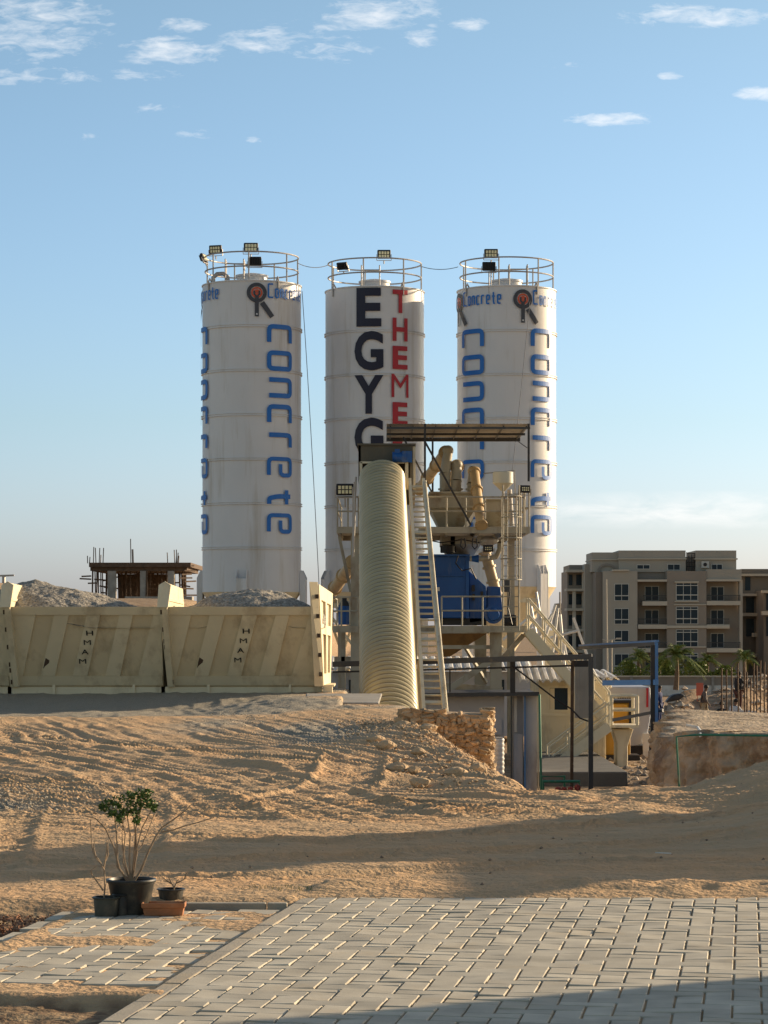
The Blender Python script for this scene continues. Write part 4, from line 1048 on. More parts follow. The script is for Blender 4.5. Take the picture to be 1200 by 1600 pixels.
# elbow pipes feeding the hopper
def elbow(base, top, tilt, label, rr=.14, px_side=(0,0)):
    T = thing('elbow_pipe', P(*base, 68.9), label, 'pipe', 'elbow pipes on the weigh hopper')
    b = MB(); b.tube(P(base[0], base[1], 68.9), P(base[0], (base[1]+top[1])/2+6, 68.9), rr, 16); b.cone(P(base[0], (base[1]+top[1])/2+6, 68.9), P(top[0], top[1]+8, 69.0), rr*1.02, rr*.9, 16); b.build('riser', m_towr, T, smooth=True)
    b = MB(); b.sphere(P(top[0], top[1]+5, 69.0), rr*1.08, 14, (1,1,.95)); b.build('elbow_cap', m_towr, T, smooth=True)
    b = MB(); b.lathe(P(base[0], base[1]-3, 68.9), [(rr, 0), (rr*1.3, 0), (rr*1.3, .05), (rr, .05)], 16); b.lathe(P(base[0], (base[1]+top[1])/2+8, 68.9), [(rr, 0), (rr*1.15, 0), (rr*1.15, .04), (rr, .04)], 16); b.build('flange', m_towr, T)
    return T
E1 = elbow((695, 769), (700, 699), 0, 'leftmost elbow pipe with a long tan screw tube leaning against it')
E2 = elbow((713, 769), (714, 721), 0, 'middle elbow pipe on the weigh hopper')
E3 = elbow((738, 769), (739, 731), 0, 'right elbow pipe on the weigh hopper')
def screw(p0, p1, r, label, flight=True):
    T = thing('screw_conveyor', min(p0, p1, key=lambda v: v.z), label, 'screw conveyor', 'tan screw conveyor tubes')
    b = MB(); b.tube(p0, p1, r, 18); b.build('tube', m_tan, T, smooth=True)
    t = (p1-p0).normalized()
    for f in (.02, .35, .68, .98): q = p0.lerp(p1, f); b = MB(); b.tube(q-t*.03, q+t*.03, r*1.3, 18); b.build('flange', m_tan, T)
    return T
screw(P(697, 706, 69.0), P(655, 765, 74), .15, 'tan screw tube rising to the leftmost elbow pipe beside the conveyor hood')
screw(P(714, 728, 69.0), P(706, 775, 73), .15, 'short tan screw tube behind the middle elbow pipe')
screw(P(741, 736, 69.0), P(752, 822, 66.9), .13, 'sunlit tan tube coming down from the right elbow pipe')
screw(P(758, 862, 71.5), P(776, 930, 71.6), .15, 'slanting tan tube below the upper deck, right of the blue mixer')
screw(P(552, 878, 69), P(512, 935, 80), .17, 'tan screw tube at the left, between conveyor and middle silo')
# white plastic cone vessel
V_ = thing('additive_vessel', P(788, 780, 67.2), 'translucent white funnel vessel hanging on a thin frame above the right deck end', 'vessel')
b = MB(); c = P(786, 768, 67.4); b.lathe(c, [(.02, 0), (.06, .02), (.27, .22), (.27, .5), (.25, .52), (0, .53)], 24); b.build('vessel_body', m_translu, V_, smooth=True)
b = MB(); b.path([P(755, 740, 67.4), P(804, 735, 67.4), P(806, 800, 67.4)], .02, 6); b.tube(P(786, 768, 67.4), P(786, 820, 67.4), .03, 8); b.tube(P(796, 765, 67.6), P(800, 822, 67.6), .06, 10); b.build('hanger_frame', m_rail, V_)
# mixer
MX = thing('concrete_mixer', P(735, 977, 69), 'big blue twin-shaft mixer standing on the lower deck', 'mixer')
b = MB(); b.box(P(654, 868, 68.2), P(732, 966, 68.2)+Vector((0, 2.6, 0))); b.build('mixer_tank', m_blue, MX, bevel=.03)
b = MB(); b.prism([P(733, 892, 68.4), P(760, 917, 68.4), P(760, 970, 68.4), P(733, 974, 68.4)], (0, 2.2, 0)); b.build('drive_cover', m_blue, MX, bevel=.02)
b = MB(); b.prism([P(761, 916, 68.6), P(782, 917, 68.6), P(786, 960, 68.6), P(761, 966, 68.6)], (0, 1.4, 0)); b.build('gearbox', m_blue, MX, bevel=.02)
b = MB(); b.cone(P(771, 960, 68.45), P(771, 960, 68.1), .25, .25, 24); b.cone(P(771, 960, 68.1), P(771, 960, 68.0), .17, .15, 24); b.build('pulley_cover', m_blue, MX, smooth=True)
b = MB(); b.cone(P(786, 972, 68.3), P(806, 972, 68.3), .19, .19, 16); 
for i in range(6): b.cone(P(787+i*3, 972, 68.3), P(788+i*3, 972, 68.3), .215, .215, 16)
b.build('motor', m_dark, MX)
for q_ in ((737, 914, 742, 924), (738, 928, 742, 938), (751, 924, 755, 931)):
    b = MB(); b.box(P(q_[0], q_[1], 68.3), P(q_[2], q_[3], 68.3)+Vector((0,.1,0))); b.build('access_port', m_dark, MX)
b = MB(); b.box(P(672, 898, 68.15), P(732, 900, 68.15)+Vector((0,.06,0))); b.box(P(672, 866, 68.1), P(734, 869, 68.1)+Vector((0,2.8,0))); b.box(P(728, 868, 68.14), P(733, 966, 68.14)+Vector((0,.06,0))); b.build('tank_trim', m_blue, MX)
b = MB(); b.cone(P(700, 864, 68.8), P(700, 853, 68.8), .2, .2, 14); b.cone(P(688, 858, 68.8), P(712, 858, 68.8), .09, .09, 12); b.box(P(704, 838, 68.9), P(711, 862, 68.9)+Vector((0,.15,0))); b.build('top_valve', m_lampb, MX)
b = MB(); b.box(P(680, 917.5, 68.12), P(687, 923.5, 68.12)+Vector((0,.02,0))); b.build('maker_plate', m_wroof, MX)
b = MB(); b.box(P(680, 966, 68.4), P(760, 977, 68.4)+Vector((0,.3,0))); b.build('mixer_foot', m_dark, MX)
b = MB(); trough(b, 690, 987, 762, 989, 690, 703, 1026, 68.2, 2.6)
T = thing('discharge_hopper', P(712, 1026, 69), 'rust-brown discharge hopper hanging under the lower deck', 'hopper'); b.build('hopper_skin', m_brownw, T)
b = MB(); b.beam(P(690, 988, 68.15), P(764, 988, 68.15), .06, .06); b.build('rim', m_towr, T)
# pipework under upper deck
b = MB(); b.path([P(734, 873, 68), P(760, 873, 68), P(775, 870, 68), P(781, 858, 68), P(781, 842, 68)], .075, 10)
T = thing('water_pipe', P(760, 873, 68), 'grey elbowed water pipe entering the top right of the blue mixer', 'pipe'); b.build('pipe_run', m_towr, T, smooth=True)
b = MB(); b.cone(P(733, 873, 68), P(748, 873, 68), .06, .11, 14); b.build('blue_coupling', m_blue, T)
b = MB(); b.sphere(P(764, 845, 67.6), .2, 12, (1.3, .8, .6)); b.sphere(P(756, 847, 67.6), .12, 10); b.build('actuator', m_rail, T)
for (x, y, l) in ((723, 841, 'left'), (741, 841, 'right')):
    b = MB(); b.path([P(x-2, y, 66.9), P(x-3, y+12, 66.9), P(x+1, y+17, 66.9), P(x+5, y+12, 66.9), P(x+3, y, 66.9)], .02, 6)
    props(b.build('hose_loop', m_lampb), 'dark hose loop hanging below the upper deck, the %s one of two' % l, 'hose', 'hose loops')
# blue tank on lower deck left
T = thing('additive_tank', P(538, 977, 68), 'blue drum with dark neck on the small left deck beside the conveyor', 'tank')
b = MB(); c = P(538, 976, 68.6); b.lathe(c, [(0,0),(.16,0),(.16,.42),(.13,.50),(0,.50)], 18); b.build('drum', m_blue, T, smooth=True)
b = MB(); b.lathe(c+Vector((0,0,.5)), [(.13,0),(.12,.08),(.07,.14),(.07,.24),(0,.24)], 16); b.build('neck', m_dark, T, smooth=True)
b = MB(); b.path([c+Vector((-.16,0,.05)), c+Vector((-.17,0,.45)), c+Vector((-.1,0,.62)), c+Vector((.1,0,.62)), c+Vector((.17,0,.45)), c+Vector((.17,0,.05))], .02, 6); b.build('hose', m_rail, T)
# ------------------------------------------------------------------ staircase with landing
ST = thing('steel_staircase', P(900, 1190, 68), 'cream steel staircase with tubular rails going down past the right silo to a landing', 'staircase')
def flight(a, b_, w, hr, n, m=m_cream):
    a = Vector(a); b_ = Vector(b_); dep = Vector((0, w, 0))
    for o_ in (Vector((0,0,0)), dep):
        b = MB(); b.beam(a+o_, b_+o_, .05, .26); b.build('stringer', m, ST)
    b = MB()
    for i in range(n):
        p = a.lerp(b_, (i+.5)/n); b.box(p+Vector((-.12, .04, -.015)), p+Vector((.12, w-.04, .015)))
    b.build('treads', m, ST)
    for o_ in (Vector((0,0,0)), dep):
        b = MB()
        for k in (1, .5): b.tube(a+o_+Vector((0,0,hr*k)), b_+o_+Vector((0,0,hr*k)), .024)
        k_ = max(3, n//4)
        for i in range(k_+1):
            p = a.lerp(b_, i/k_)+o_; b.tube(p, p+Vector((0,0,hr)), .022)
        b.build('handrail', m, ST)
flight(P(826, 986, 66.6), P(953, 1133, 66.6), .9, .85, 20)
# landing
b = MB(); a = P(953, 1133, 65.6); c = P(998, 1137, 65.6); b.box(a, c+Vector((0, 1.2, 0))); b.build('landing', m_cream, ST)
b = MB(); zt = P(0, 1088, 65.6).z; zm = P(0, 1110, 65.6).z; z0 = P(0, 1133, 65.6).z
xa_ = P(954, 0, 65.6).x; xb_ = P(996, 0, 65.6).x
for y in (65.62, 66.8):
    b.tube((xa_, y, zt), (xb_, y, zt), .035); b.tube((xa_, y, zm), (xb_, y, zm), .03)
    for x in (xa_+.03, xb_): b.tube((x, y, z0), (x, y, zt), .04)
b.tube((xb_, 65.62, zt), (xb_, 66.8, zt), .035); b.tube((xb_, 65.62, zm), (xb_, 66.8, zm), .03)
b.build('landing_rail', m_cream, ST)
flight(P(952, 1135, 65.4), P(858, 1204, 65.4), .9, .6, 12)
b = MB()
for (p, q) in (((862,960),(835,1010)), ((838,925),(850,1000)), ((872,950),(860,1050)), ((880,1000),(890,1045)), ((938,1095),(956,1060)), ((930,1110),(948,1072)), ((945,1050),(955,1075)), ((925,1045),(948,1085))):
    b.tube(P(*p, 69.2), P(*q, 69), .035, 6)
b.build('diagonal_strut', m_wroof, ST)
# lattice by the silo feet
LT = thing('steel_lattice', P(850, 1060, 80), 'tangled white bracing between the right silo legs and the staircase', 'steel frame')
b = MB()
for (p, q) in (((828,940),(850,1058)), ((868,945),(848,1010)), ((812,1000),(845,960)), ((850,1010),(870,1058)), ((786,1000),(832,960)), ((875,960),(884,1060)), ((896,965),(930,1058)), ((846,1000),(905,985))):
    b.tube(P(*p, 84), P(*q, 84), .05, 6)
b.build('bracing', m_wroof, LT)
b = MB()
for px in (748, 858): b.beam(P(px, 985, 84.5), P(px, 1120, 84.5), .28, .22)
b.build('stanchion', m_cream, LT)
# pedestal under the landing, concrete base
b = MB(); d = 65.9
b.prism([P(964, 1203, d), P(981, 1203, d), P(981, 1166, d), P(990, 1139, d), P(957, 1139, d), P(964, 1162, d)], (0, .9, 0))
props(b.build('concrete_pedestal', m_cream, bevel=.03), 'flared pale pedestal holding up the staircase landing', 'pedestal')
b = MB(); b.box(P(838, 1206, 58.5), P(981, 1250, 58.5)+Vector((0, 9.2, 0)))
props(b.build('foundation_block', mat('grey_base', (.13,.125,.115), .85, var=.2, scale=2, bump=.3, bscale=20), bevel=.03), 'dark grey concrete foundation block under the pedestal and cabin', 'foundation')
# ------------------------------------------------------------------ control cabin
CB = thing('control_cabin', P(890, 1200, 66), 'cream site cabin with a dark window and white corrugated roof, behind the dark posts', 'cabin')
xc0 = P(842, 0, 68).x; xc1 = P(946, 0, 68).x; zc0 = P(0, 1197, 68).z; zc1 = P(0, 1064, 68).z
b = MB()
wx0, wx1 = P(856,0,68).x, P(890,0,68).x; wz0, wz1 = P(0,1112,68).z, P(0,1072,68).z
b.box((xc0, 68, zc0), (wx0, 68.1, zc1)); b.box((wx1, 68, zc0), (xc1, 68.1, zc1)); b.box((wx0, 68, zc0), (wx1, 68.1, wz0)); b.box((wx0, 68, wz1), (wx1, 68.1, zc1))
b.box((xc1-.1, 68.1, zc0), (xc1, 72, zc1)); b.box((xc0, 68.1, zc0), (xc0+.1, 72, zc1)); b.box((xc0, 71.9, zc0+.01), (xc1, 72, zc1-.01)); b.build('wall', m_cream, CB)
b = MB()
for i in range(13): x = xc0+.03+(xc1-xc0-.1)*i/12; b.box((x, 67.975, zc0), (x+.035, 68, wz0-.12))
b.box((xc0, 67.96, wz0-.12), (xc1, 67.999, wz0-.05)); b.box((xc0, 67.96, zc1-.10), (xc1, 67.999, zc1)); b.box((xc0, 67.955, zc0+.28), (xc1, 67.974, zc0+.33))
for i in range(10): y = 68.2+i*.38; b.box((xc1, y, zc0), (xc1+.03, y+.12, zc1))
b.build('wall_rib', m_cream, CB)
b = MB()
for (a_, c_) in (((wx0,wz0),(wx1,wz0+.05)), ((wx0,wz1-.05),(wx1,wz1)), ((wx0,wz0+.05),(wx0+.05,wz1-.05)), ((wx1-.05,wz0+.05),(wx1,wz1-.05))): b.box((a_[0], 67.97, a_[1]), (c_[0], 68.05, c_[1]))
w_ = b.build('window', m_cream, CB)
b = MB(); b.box((wx0+.05, 68.06, wz0+.05), (wx1-.05, 68.07, wz1-.05)); o = b.build('pane', m_glass, CB); o.parent = w_
b = MB(); b.box((wx0+.06, 68.04, wz0+.05), (wx0+.18, 68.05, wz1-.06)); o = b.build('blind', m_cream, CB); o.parent = w_
def corr_roof(name, x0, x1, y0, y1, zf, zb_, pitch, amp, m, parent):
    b = MB(); n = int((x1-x0)/pitch)
    for i in range(n):
        xa = x0+i*pitch; p = [(xa, 0), (xa+pitch*.25, amp), (xa+pitch*.6, amp), (xa+pitch*.85, 0), (xa+pitch, 0)]
        for (u0, h0), (u1, h1) in zip(p[:-1], p[1:]):
            b.add([(u0, y0, zf+h0), (u1, y0, zf+h1), (u1, y1, zb_+h1), (u0, y1, zb_+h0), (u0, y0, zf+h0-.03), (u1, y0, zf+h1-.03), (u1, y1, zb_+h1-.03), (u0, y1, zb_+h0-.03)], [(0,1,2,3), (7,6,5,4), (0,4,5,1), (2,6,7,3)])
    return b.build(name, m, parent)
zr0 = P(0, 1064, 67.5).z; corr_roof('roof', P(812,0,67.5).x, P(912,0,67.5).x, 67.4, 69.5, zr0-.02, zr0+.32, .21, .07, m_wroof, CB)
corr_roof('roof', P(912,0,67.5).x, P(980,0,67.5).x, 68.6, 72.5, P(0,1062,68).z, P(0,1050,72).z, .21, .07, m_wroof, CB)
# long low shed behind the tower legs
SH = thing('low_shed', P(740, 1080, 78), 'low shed with white corrugated roof seen between the tower legs', 'shed')
corr_roof('roof', P(512,0,78).x, P(838,0,78).x, 77.5, 80, P(0,1046,78).z, P(0,1038,78).z+.15, .26, .08, m_wroof, SH)
b = MB(); b.box(P(514, 1050, 78.3), P(836, 1150, 78.3)+Vector((0, 2, 0))); b.build('wall', m_greyw, SH)
for px in (545, 640, 770):
    b = MB(); b.box(P(px, 1062, 78.2), P(px+18, 1085, 78.2)+Vector((0,.05,0))); b.build('window', m_glass, SH)
# ------------------------------------------------------------------ dark portal frame in front
PF = thing('portal_frame', P(880, 1240, 56), 'dark grey steel frame with tall thin posts and a long top beam before the cabin', 'steel frame')
d = 56
b = MB(); b.beam(P(520, 1038, d+.5), P(925, 1026, d-.5), .12, .12); b.build('top_beam', m_galv, PF)
b = MB(); b.beam(P(697, 1046, d), P(895, 1040, d), .04, .04); b.beam(P(520, 1050, d+.2), P(697, 1046, d), .04, .04); b.build('thin_beam', m_dark, PF)
b = MB(); b.beam(P(923, 1026, d-.5), P(923, 1245, d-.5), 0.10, 0.10); b.build('post', m_galv, PF)
b = MB(); b.beam(P(894.5, 1032, d+.2), P(893, 1250, d+.2), .07, .09); b.build('post', m_rusty, PF)
b = MB(); b.beam(P(801, 1032, d), P(801, 1083, d), .11, .11); b.build('post', m_dark, PF)
b = MB(); b.beam(P(703, 1046, d), P(703, 1082, d), .03, .03); b.build('post', m_dark, PF)
b = MB(); b.box(P(897, 1032, d+.3), P(920, 1042, d+.3)+Vector((0,.2,0))); b.build('header_box', m_dark, PF)
b = MB(); b.path([P(800, 1040, d-.1), P(834, 1066, d-.1), P(868, 1092, d-.1), P(893, 1108, d-.1), P(906, 1122, d-.1), P(922, 1128, d-.1)], .02, 6)
props(b.build('power_cable', m_lampb), 'black cable sagging diagonally between the dark portal posts', 'cable')
b = MB(); n = 9; x0 = P(898, 0, 58).x; x1 = P(921, 0, 58).x
for i in range(n):
    xa = x0+(x1-x0)*i/n; b.box((xa, 58, P(0, 1122, 58).z), (xa+(x1-x0)/n*.8, 58.03, P(0, 1042, 58).z))
b.box((x0, 58.04, P(0,1122,58).z), (x1, 58.08, P(0,1042,58).z)); props(b.build('ribbed_door', m_conc), 'narrow pale ribbed sheet hung between the two right portal posts', 'sheet panel')
# grey workshop wall
GW = thing('grey_workshop', P(770, 1240, 57), 'grey flat-roofed steel workshop behind the stone wall', 'workshop')
d = 56.8
zr = P(0, 1087, d).z; zb = -2.4
xg = [P(v, 0, d).x for v in (655, 768, 787, 797, 801, 817, 822, 838)]
b = MB(); b.box((xg[0], d+.06, zb), (P(788,0,d).x, d+.12, zr)); b.box((P(802,0,d).x, d+.25, zb), (P(819,0,d).x, d+.3, zr)); b.box((P(821,0,d).x, d+.02, zb), (P(839,0,d).x, d+.08, zr)); b.box((P(836,0,d).x, d+.08, zb), (P(839,0,d).x, d+3, zr)); b.build('wall', m_greyw, GW)
b = MB(); b.box((P(803,0,d).x, d+.06, zb), (P(817,0,d).x, d+.09, P(0,1147,d).z)); b.build('door', m_greyw, GW)
b = MB(); b.box((P(804,0,d).x, d+.1, P(0,1144,d).z), (P(808,0,d).x, d+.14, zr)); b.build('pale_strip', m_wroof, GW)
b = MB(); b.box((xg[0], d-.25, zr), (P(841,0,d).x, d+3.2, zr+.05)); b.beam((xg[0], d-.3, zr+.02), (P(841,0,d).x, d-.3, zr+.05), .08, .09); b.build('roof', m_galv, GW)
for px in (799, 820): 
    b = MB(); b.beam(P(px, 1086, d-.05), Vector((P(px,0,d).x, d-.05, zb)), .035, .06); b.build('post', m_galv if px == 799 else m_blue2, GW)
b = MB(); b.beam(P(839.5, 1082, d-.1), Vector((P(841,0,d).x, d-.1, zb)), .03, .05); b.build('post', m_cream, GW)
b = MB(); b.box(P(760, 1125, d), P(784, 1148, d)+Vector((0,.05,0))); b.build('hatch', m_greyw, GW)
b = MB(); x0 = P(771,0,50).x; x1 = P(788,0,50).x; c = Vector(((x0+x1)/2, 50, 0)); prof = []
z = -2.2; top = P(0, 1152, 50).z; k = 0
while z < top: prof += [(.098, z), (.112, z+.03), (.098, z+.065)]; z += .09
b.lathe(c, prof, 24); b.lathe(c, [(.0, top), (.09, top)], 24)
props(b.build('corrugated_pipe', m_wroof, smooth=True, auto=80), 'white corrugated standing pipe lit by the sun beside the stone wall', 'pipe')
# green pipes
b = MB(); d = 52
b.path([P(849, 1260, d), P(849, 1221, d), P(905, 1221, d), P(905, 1260, d)], .035, 8)
props(b.build('green_pipe', m_green), 'nearer green pipe arch low in front of the concrete base', 'pipe')
b = MB(); b.path([P(846, 1255, d+.4), P(846, 1213, d+.4), P(882, 1213, d+.4), P(882, 1255, d+.4)], .03, 8)
props(b.build('green_pipe', m_green), 'farther, smaller green pipe arch in front of the concrete base', 'pipe')
b = MB(); b.tube(P(843, 1085, d+.5), P(846, 1255, d+.5), .025, 6); props(b.build('green_pole', m_green), 'thin greenish upright pole beside the grey workshop corner', 'pole')
b = MB(); c = P(885, 1234, 51.5); 
for i in range(14): 
    p = c+Vector((random.uniform(-.25,.25), random.uniform(-.08,.08), random.uniform(-.08,.04))); b.sphere(p, random.uniform(.04,.09), 7)
props(b.build('red_valve', mat('dull_red', (.25,.05,.04), .7)), 'small rusty red valve on the ground under the green pipe arches', 'valve')
b = MB(); d = 42.5
b.path([P(1062, 1240, d), P(1057, 1151, d), P(1090, 1148, d), P(1240, 1150, d)], .02, 7)
props(b.build('bank_pipe', m_green), 'dark green pipe running up and along the top of the earth bank', 'pipe')
b = MB(); b.path([P(1072, 1135, 46)+Vector((0,0,.02)), P(1090, 1137, 46), P(1095, 1144, 45), P(1094, 1149, 44)], .03, 7); props(b.build('white_hose', m_wroof), 'short white curved hose on the top of the earth bank', 'hose')
# ------------------------------------------------------------------ blue gate frame, truck shed
BF = thing('blue_frame', P(970, 1180, 58), 'blue steel gantry frame with two top beams right of the cabin', 'steel frame')
b = MB(); b.beam(P(907, 1011, 66), P(1028, 1004, 58), .10, .13); b.build('upper_beam', m_galv, BF)
b = MB(); b.beam(P(905, 1008.5, 65.9), P(1028, 1001.5, 57.9), .05, .04); b.build('upper_beam_edge', m_blue2, BF)
b = MB(); b.beam(P(1020, 1008, 58), P(1020, 1150, 58), .10, .1); b.build('post', m_dark, BF)
b = MB(); b.beam(P(1025.5, 1003, 58), P(1025.5, 1165, 58), .07, .12); b.build('post', m_blue2, BF)
b = MB(); b.beam(P(944, 1067, 60), P(1026, 1066, 57.9), .10, .12); b.build('lower_beam', m_blue2, BF)
b = MB(); b.beam(P(958, 1125, 59), P(1036, 1110, 58), .06, .07); b.build('barrier_arm', m_galv, BF)
GS = thing('van', P(985, 1200, 72), 'pale grey van body with a sagging side and dark stencilled marks behind the landing', 'truck')
b = MB(); d = 72.0; b.prism([P(948, 1073, d), P(1016, 1073, d), P(1018, 1110, d), P(1010, 1160, d), P(975, 1175, d), P(948, 1160, d)], (0, 3, 0)); b.build('body', m_greyw, GS, bevel=.05)
b = MB()
for i in range(11):
    if i not in (4,): b.box(P(947+i*3.6, 1089, d-.03), P(949.5+i*3.6, 1091.5, d-.03)+Vector((0,.02,0)))
b.build('stencil_mark', m_black, GS)
b = MB(); b.box(P(1010, 1075, d-.05), P(1013, 1105, d-.05)+Vector((0,.04,0))); b.build('red_strip', m_red, GS)
b = MB(); b.box(P(950, 1165, d), P(1018, 1195, d)+Vector((0,2.6,0))); b.build('chassis', m_lampb, GS)
for px in (962, 1002):
    b = MB(); b.cone(P(px, 1188, d-.1), P(px, 1188, d+.3), .3, .3, 20); b.build('wheel', m_lampb, GS)
b = MB(); b.box(P(1005, 1146, d-.2), P(1014, 1182, d-.2)+Vector((0,.15,0))); b.build('side_panel', m_wroof, GS)
YL = thing('yellow_loader', P(967, 1200, 69.5), 'yellow machine with dark grille behind the pedestal', 'loader')
b = MB(); d = 69.5; b.box(P(946, 1098, d), P(985, 1180, d)+Vector((0, 1, 0))); b.box(P(952, 1100, d-.1), P(982, 1126, d-.1)+Vector((0,.1,0))); b.build('body', m_yellow, YL, bevel=.04)
b = MB(); b.box(P(983, 1098, d-.06), P(990, 1130, d-.06)+Vector((0,1,0))); b.box(P(945, 1094, d-.06), P(988, 1098, d-.06)+Vector((0,1,0))); b.build('grille', m_lampb, YL)
b = MB(); b.box(P(946, 1180, d), P(1000, 1215, d)+Vector((0,1,0))); b.build('undercarriage', m_lampb, YL)
# ------------------------------------------------------------------ rough stone wall
def stonewall():
    T = thing('stone_wall', P(700, 1210, 35.5), 'rough dry stone retaining wall of tan boulders beside the conveyor foot', 'stone wall')
    b = MB(); d = 35.2; rnd = random.Random(3)
    core = MB(); core.prism([P(622, 1112, d-.005), P(762, 1118, d-.005), P(765, 1250, d-.005), P(622, 1250, d-.005)], (0, 1.0, 0)); core.build('mortar', m_conc2, T)
    def stone(c, sx, sy, sz):
        n = len(b.v); bm = bmesh.new(); bmesh.ops.create_icosphere(bm, subdivisions=2, radius=1)
        ph = [rnd.uniform(0, 6) for _ in range(6)]
        for v in bm.verts:
            p = v.co; q = [abs(t)**.5*(1 if t > 0 else -1) for t in p]
            k = 1+.16*math.sin(3*p.x+ph[0])+.14*math.sin(4*p.z+ph[1])+.12*math.sin(5*p.y+ph[2])
            v.co = Vector((q[0]*sx*k, q[1]*sy*k, q[2]*sz*k))
        rot = Matrix.Rotation(rnd.uniform(-.35, .35), 3, 'Y') @ Matrix.Rotation(rnd.uniform(-.4, .4), 3, 'Z')
        b.add([rot @ v.co+c for v in bm.verts], [tuple(v.index for v in f.verts) for f in bm.faces]); bm.free()
    py = 1108
    while py < 1240:
        hpx = rnd.uniform(6, 10); px = 618+rnd.uniform(0, 6)
        while px < 761:
            w = rnd.uniform(6, 17)
            top = 1106+(px-620)*.06+(0 if px < 690 else 6)
            if py >= top-4:
                c = P(px+w/2, py+hpx/2+rnd.uniform(-2, 2), d+rnd.uniform(.02, .07)); stone(c, w/2/F*d*1.12, rnd.uniform(.07,.11), hpx/2/F*d*1.15)
            px += w
        # return face on the right, going back
        for k in range(5):
            c = P(763, py+hpx/2+rnd.uniform(-2,2), d)+Vector((rnd.uniform(-.03,.03), .12+k*.16, 0)); stone(c, rnd.uniform(.05,.1), .10, hpx/2/F*d*1.1)
        py += hpx*.86
    b.build('stones', m_stone, T)
m_stone = mat('tan_stone', (.45,.325,.20), .9, var=.25, scale=5, stain=(.25,.17,.11), stain_amt=.3, stain_scale=(6,6,6), bump=.8, bscale=22, island=.28)
m_conc2 = mat('earth_fill', (.40,.29,.18), .95, var=.3, scale=6, bump=.6, bscale=20)
stonewall()
# loose stones on the slope and by the bins (uncountable rubble)
def rubble(name, n, area, smin, smax, m, label, seed, zfun=gz):
    rnd = np.random.RandomState(seed)
    xs = []; ys = []
    while len(xs) < n:
        x, y = area(rnd); xs.append(x); ys.append(y)
    xs = np.array(xs); ys = np.array(ys); zs = terrain(xs, ys)[0]
    base = np.array([(0,0,1),(1,0,.1),(.3,.95,-.1),(-.8,.6,.1),(-.85,-.5,-.1),(.25,-1,.05),(0,0,-.7)])
    fc = [(0,1,2),(0,2,3),(0,3,4),(0,4,5),(0,5,1),(6,2,1),(6,3,2),(6,4,3),(6,5,4),(6,1,5)]
    b = MB()
    for x, y, z in zip(xs, ys, zs):
        s = smin+(smax-smin)*rnd.rand()**3; a = rnd.rand()*6.28; ca, sa = math.cos(a), math.sin(a)
        v = base*(1+.35*(rnd.rand(7, 1)-.5))*s*np.array([1, .75+.4*rnd.rand(), .55+.3*rnd.rand()])
        b.add([(x+p[0]*ca-p[1]*sa, y+p[0]*sa+p[1]*ca, z+p[2]+s*.15) for p in v], fc)
    o = b.build(name, m); return props(o, label, 'rubble', kind='stuff')
def ar1(r):
    while True:
        y = r.uniform(22, 37); x = np.interp(y, [22, 26, 30, 36], [1.3, .9, .6, .1])+r.normal(0, .45)
        if x < 1.9: return x, y
rubble('rubble', 3400, ar1, .005, .034, m_stone, 'loose tan stones scattered down the dirt slope below the stone wall', 1)
def ar2(r):
    t = r.rand()
    if t < .35: return -3.4+r.normal(0, .6), 20.8+r.normal(0, 1.1)
    if t < .7: return r.uniform(-4, 0), r.uniform(36, 47)
    return -.7+r.normal(0, .8), 33+r.normal(0, 3.0)
rubble('gravel_scatter', 5200, ar2, .004, .019, mat('pale_stone', (.46,.40,.31), .9, var=.3, scale=9, island=.3), 'scattered grey pebbles on the sand', 2)
def ar3(r): return r.uniform(-3.2, 3.2), r.uniform(13.9, 24)
rubble('pebbles', 420, ar3, .004, .017, mat('brown_stone', (.30,.22,.15), .9, var=.3, scale=9, island=.4), 'small stray stones on the sandy lane', 4)
def ar4(r): return r.uniform(15.5/2.6, 6.9), r.uniform(46, 62)
rubble('debris', 500, lambda r: (r.uniform(5.6, 8.0), r.uniform(56, 74)), .02, .12, mat('grey_debris', (.33,.27,.21), .9, var=.3, scale=5, island=.4), 'grey rubble on the ground beside the dark chassis', 5)
rubble('debris', 900, lambda r: (r.uniform(4.9, 9.5), r.uniform(44.5, 53)), .02, .10, mat('tan_debris', (.45,.34,.24), .9, var=.3, scale=5, island=.4), 'small rubble strewn over the top of the earth bank', 15)
rubble('debris', 2200, lambda r: (r.uniform(12, 30), r.uniform(114, 138)), .03, .32, mat('pale_debris', (.42,.34,.26), .9, var=.3, scale=5, island=.45), 'broken rubble heaped behind the workers', 6)
# dry leaves and bark bottom left
def leaves(name, n, x0, x1, y0, y1, m, label, seed, s0=.008, s1=.02, f=None):
    r = random.Random(seed); b = MB(); X = []; Y = []
    while len(X) < n:
        x, y = r.uniform(x0, x1), r.uniform(y0, y1)
        if f is None or f(x, y): X.append(x); Y.append(y)
    Z = terrain(np.array(X), np.array(Y))[0]
    for x, y, z in zip(X, Y, Z):
        s, t = pav(x, y); z = -.055 if s < -.1 else z
        s = r.uniform(s0, s1); a = Vector((r.uniform(-1,1), r.uniform(-1,1), r.uniform(-.5,.5))).normalized()*s; c = a.cross(Vector((r.uniform(-.5,.5), r.uniform(-.5,.5), 1))).normalized()*s*.45
        p = Vector((x, y, z+r.uniform(.0, .03)+s*.3)); b.add([p-a, p+c, p+a, p-c], [(0,1,2,3)])
    return props(b.build(name, m), label, name.replace('_',' '), kind='stuff')
vn = lambda x, y: float(fbm(np.array([x]), np.array([y]), 2.5, 3, 5)[0])
m_leafd = mat('dead_leaf', (.30,.15,.085), .9, var=.3, scale=30, island=.5)
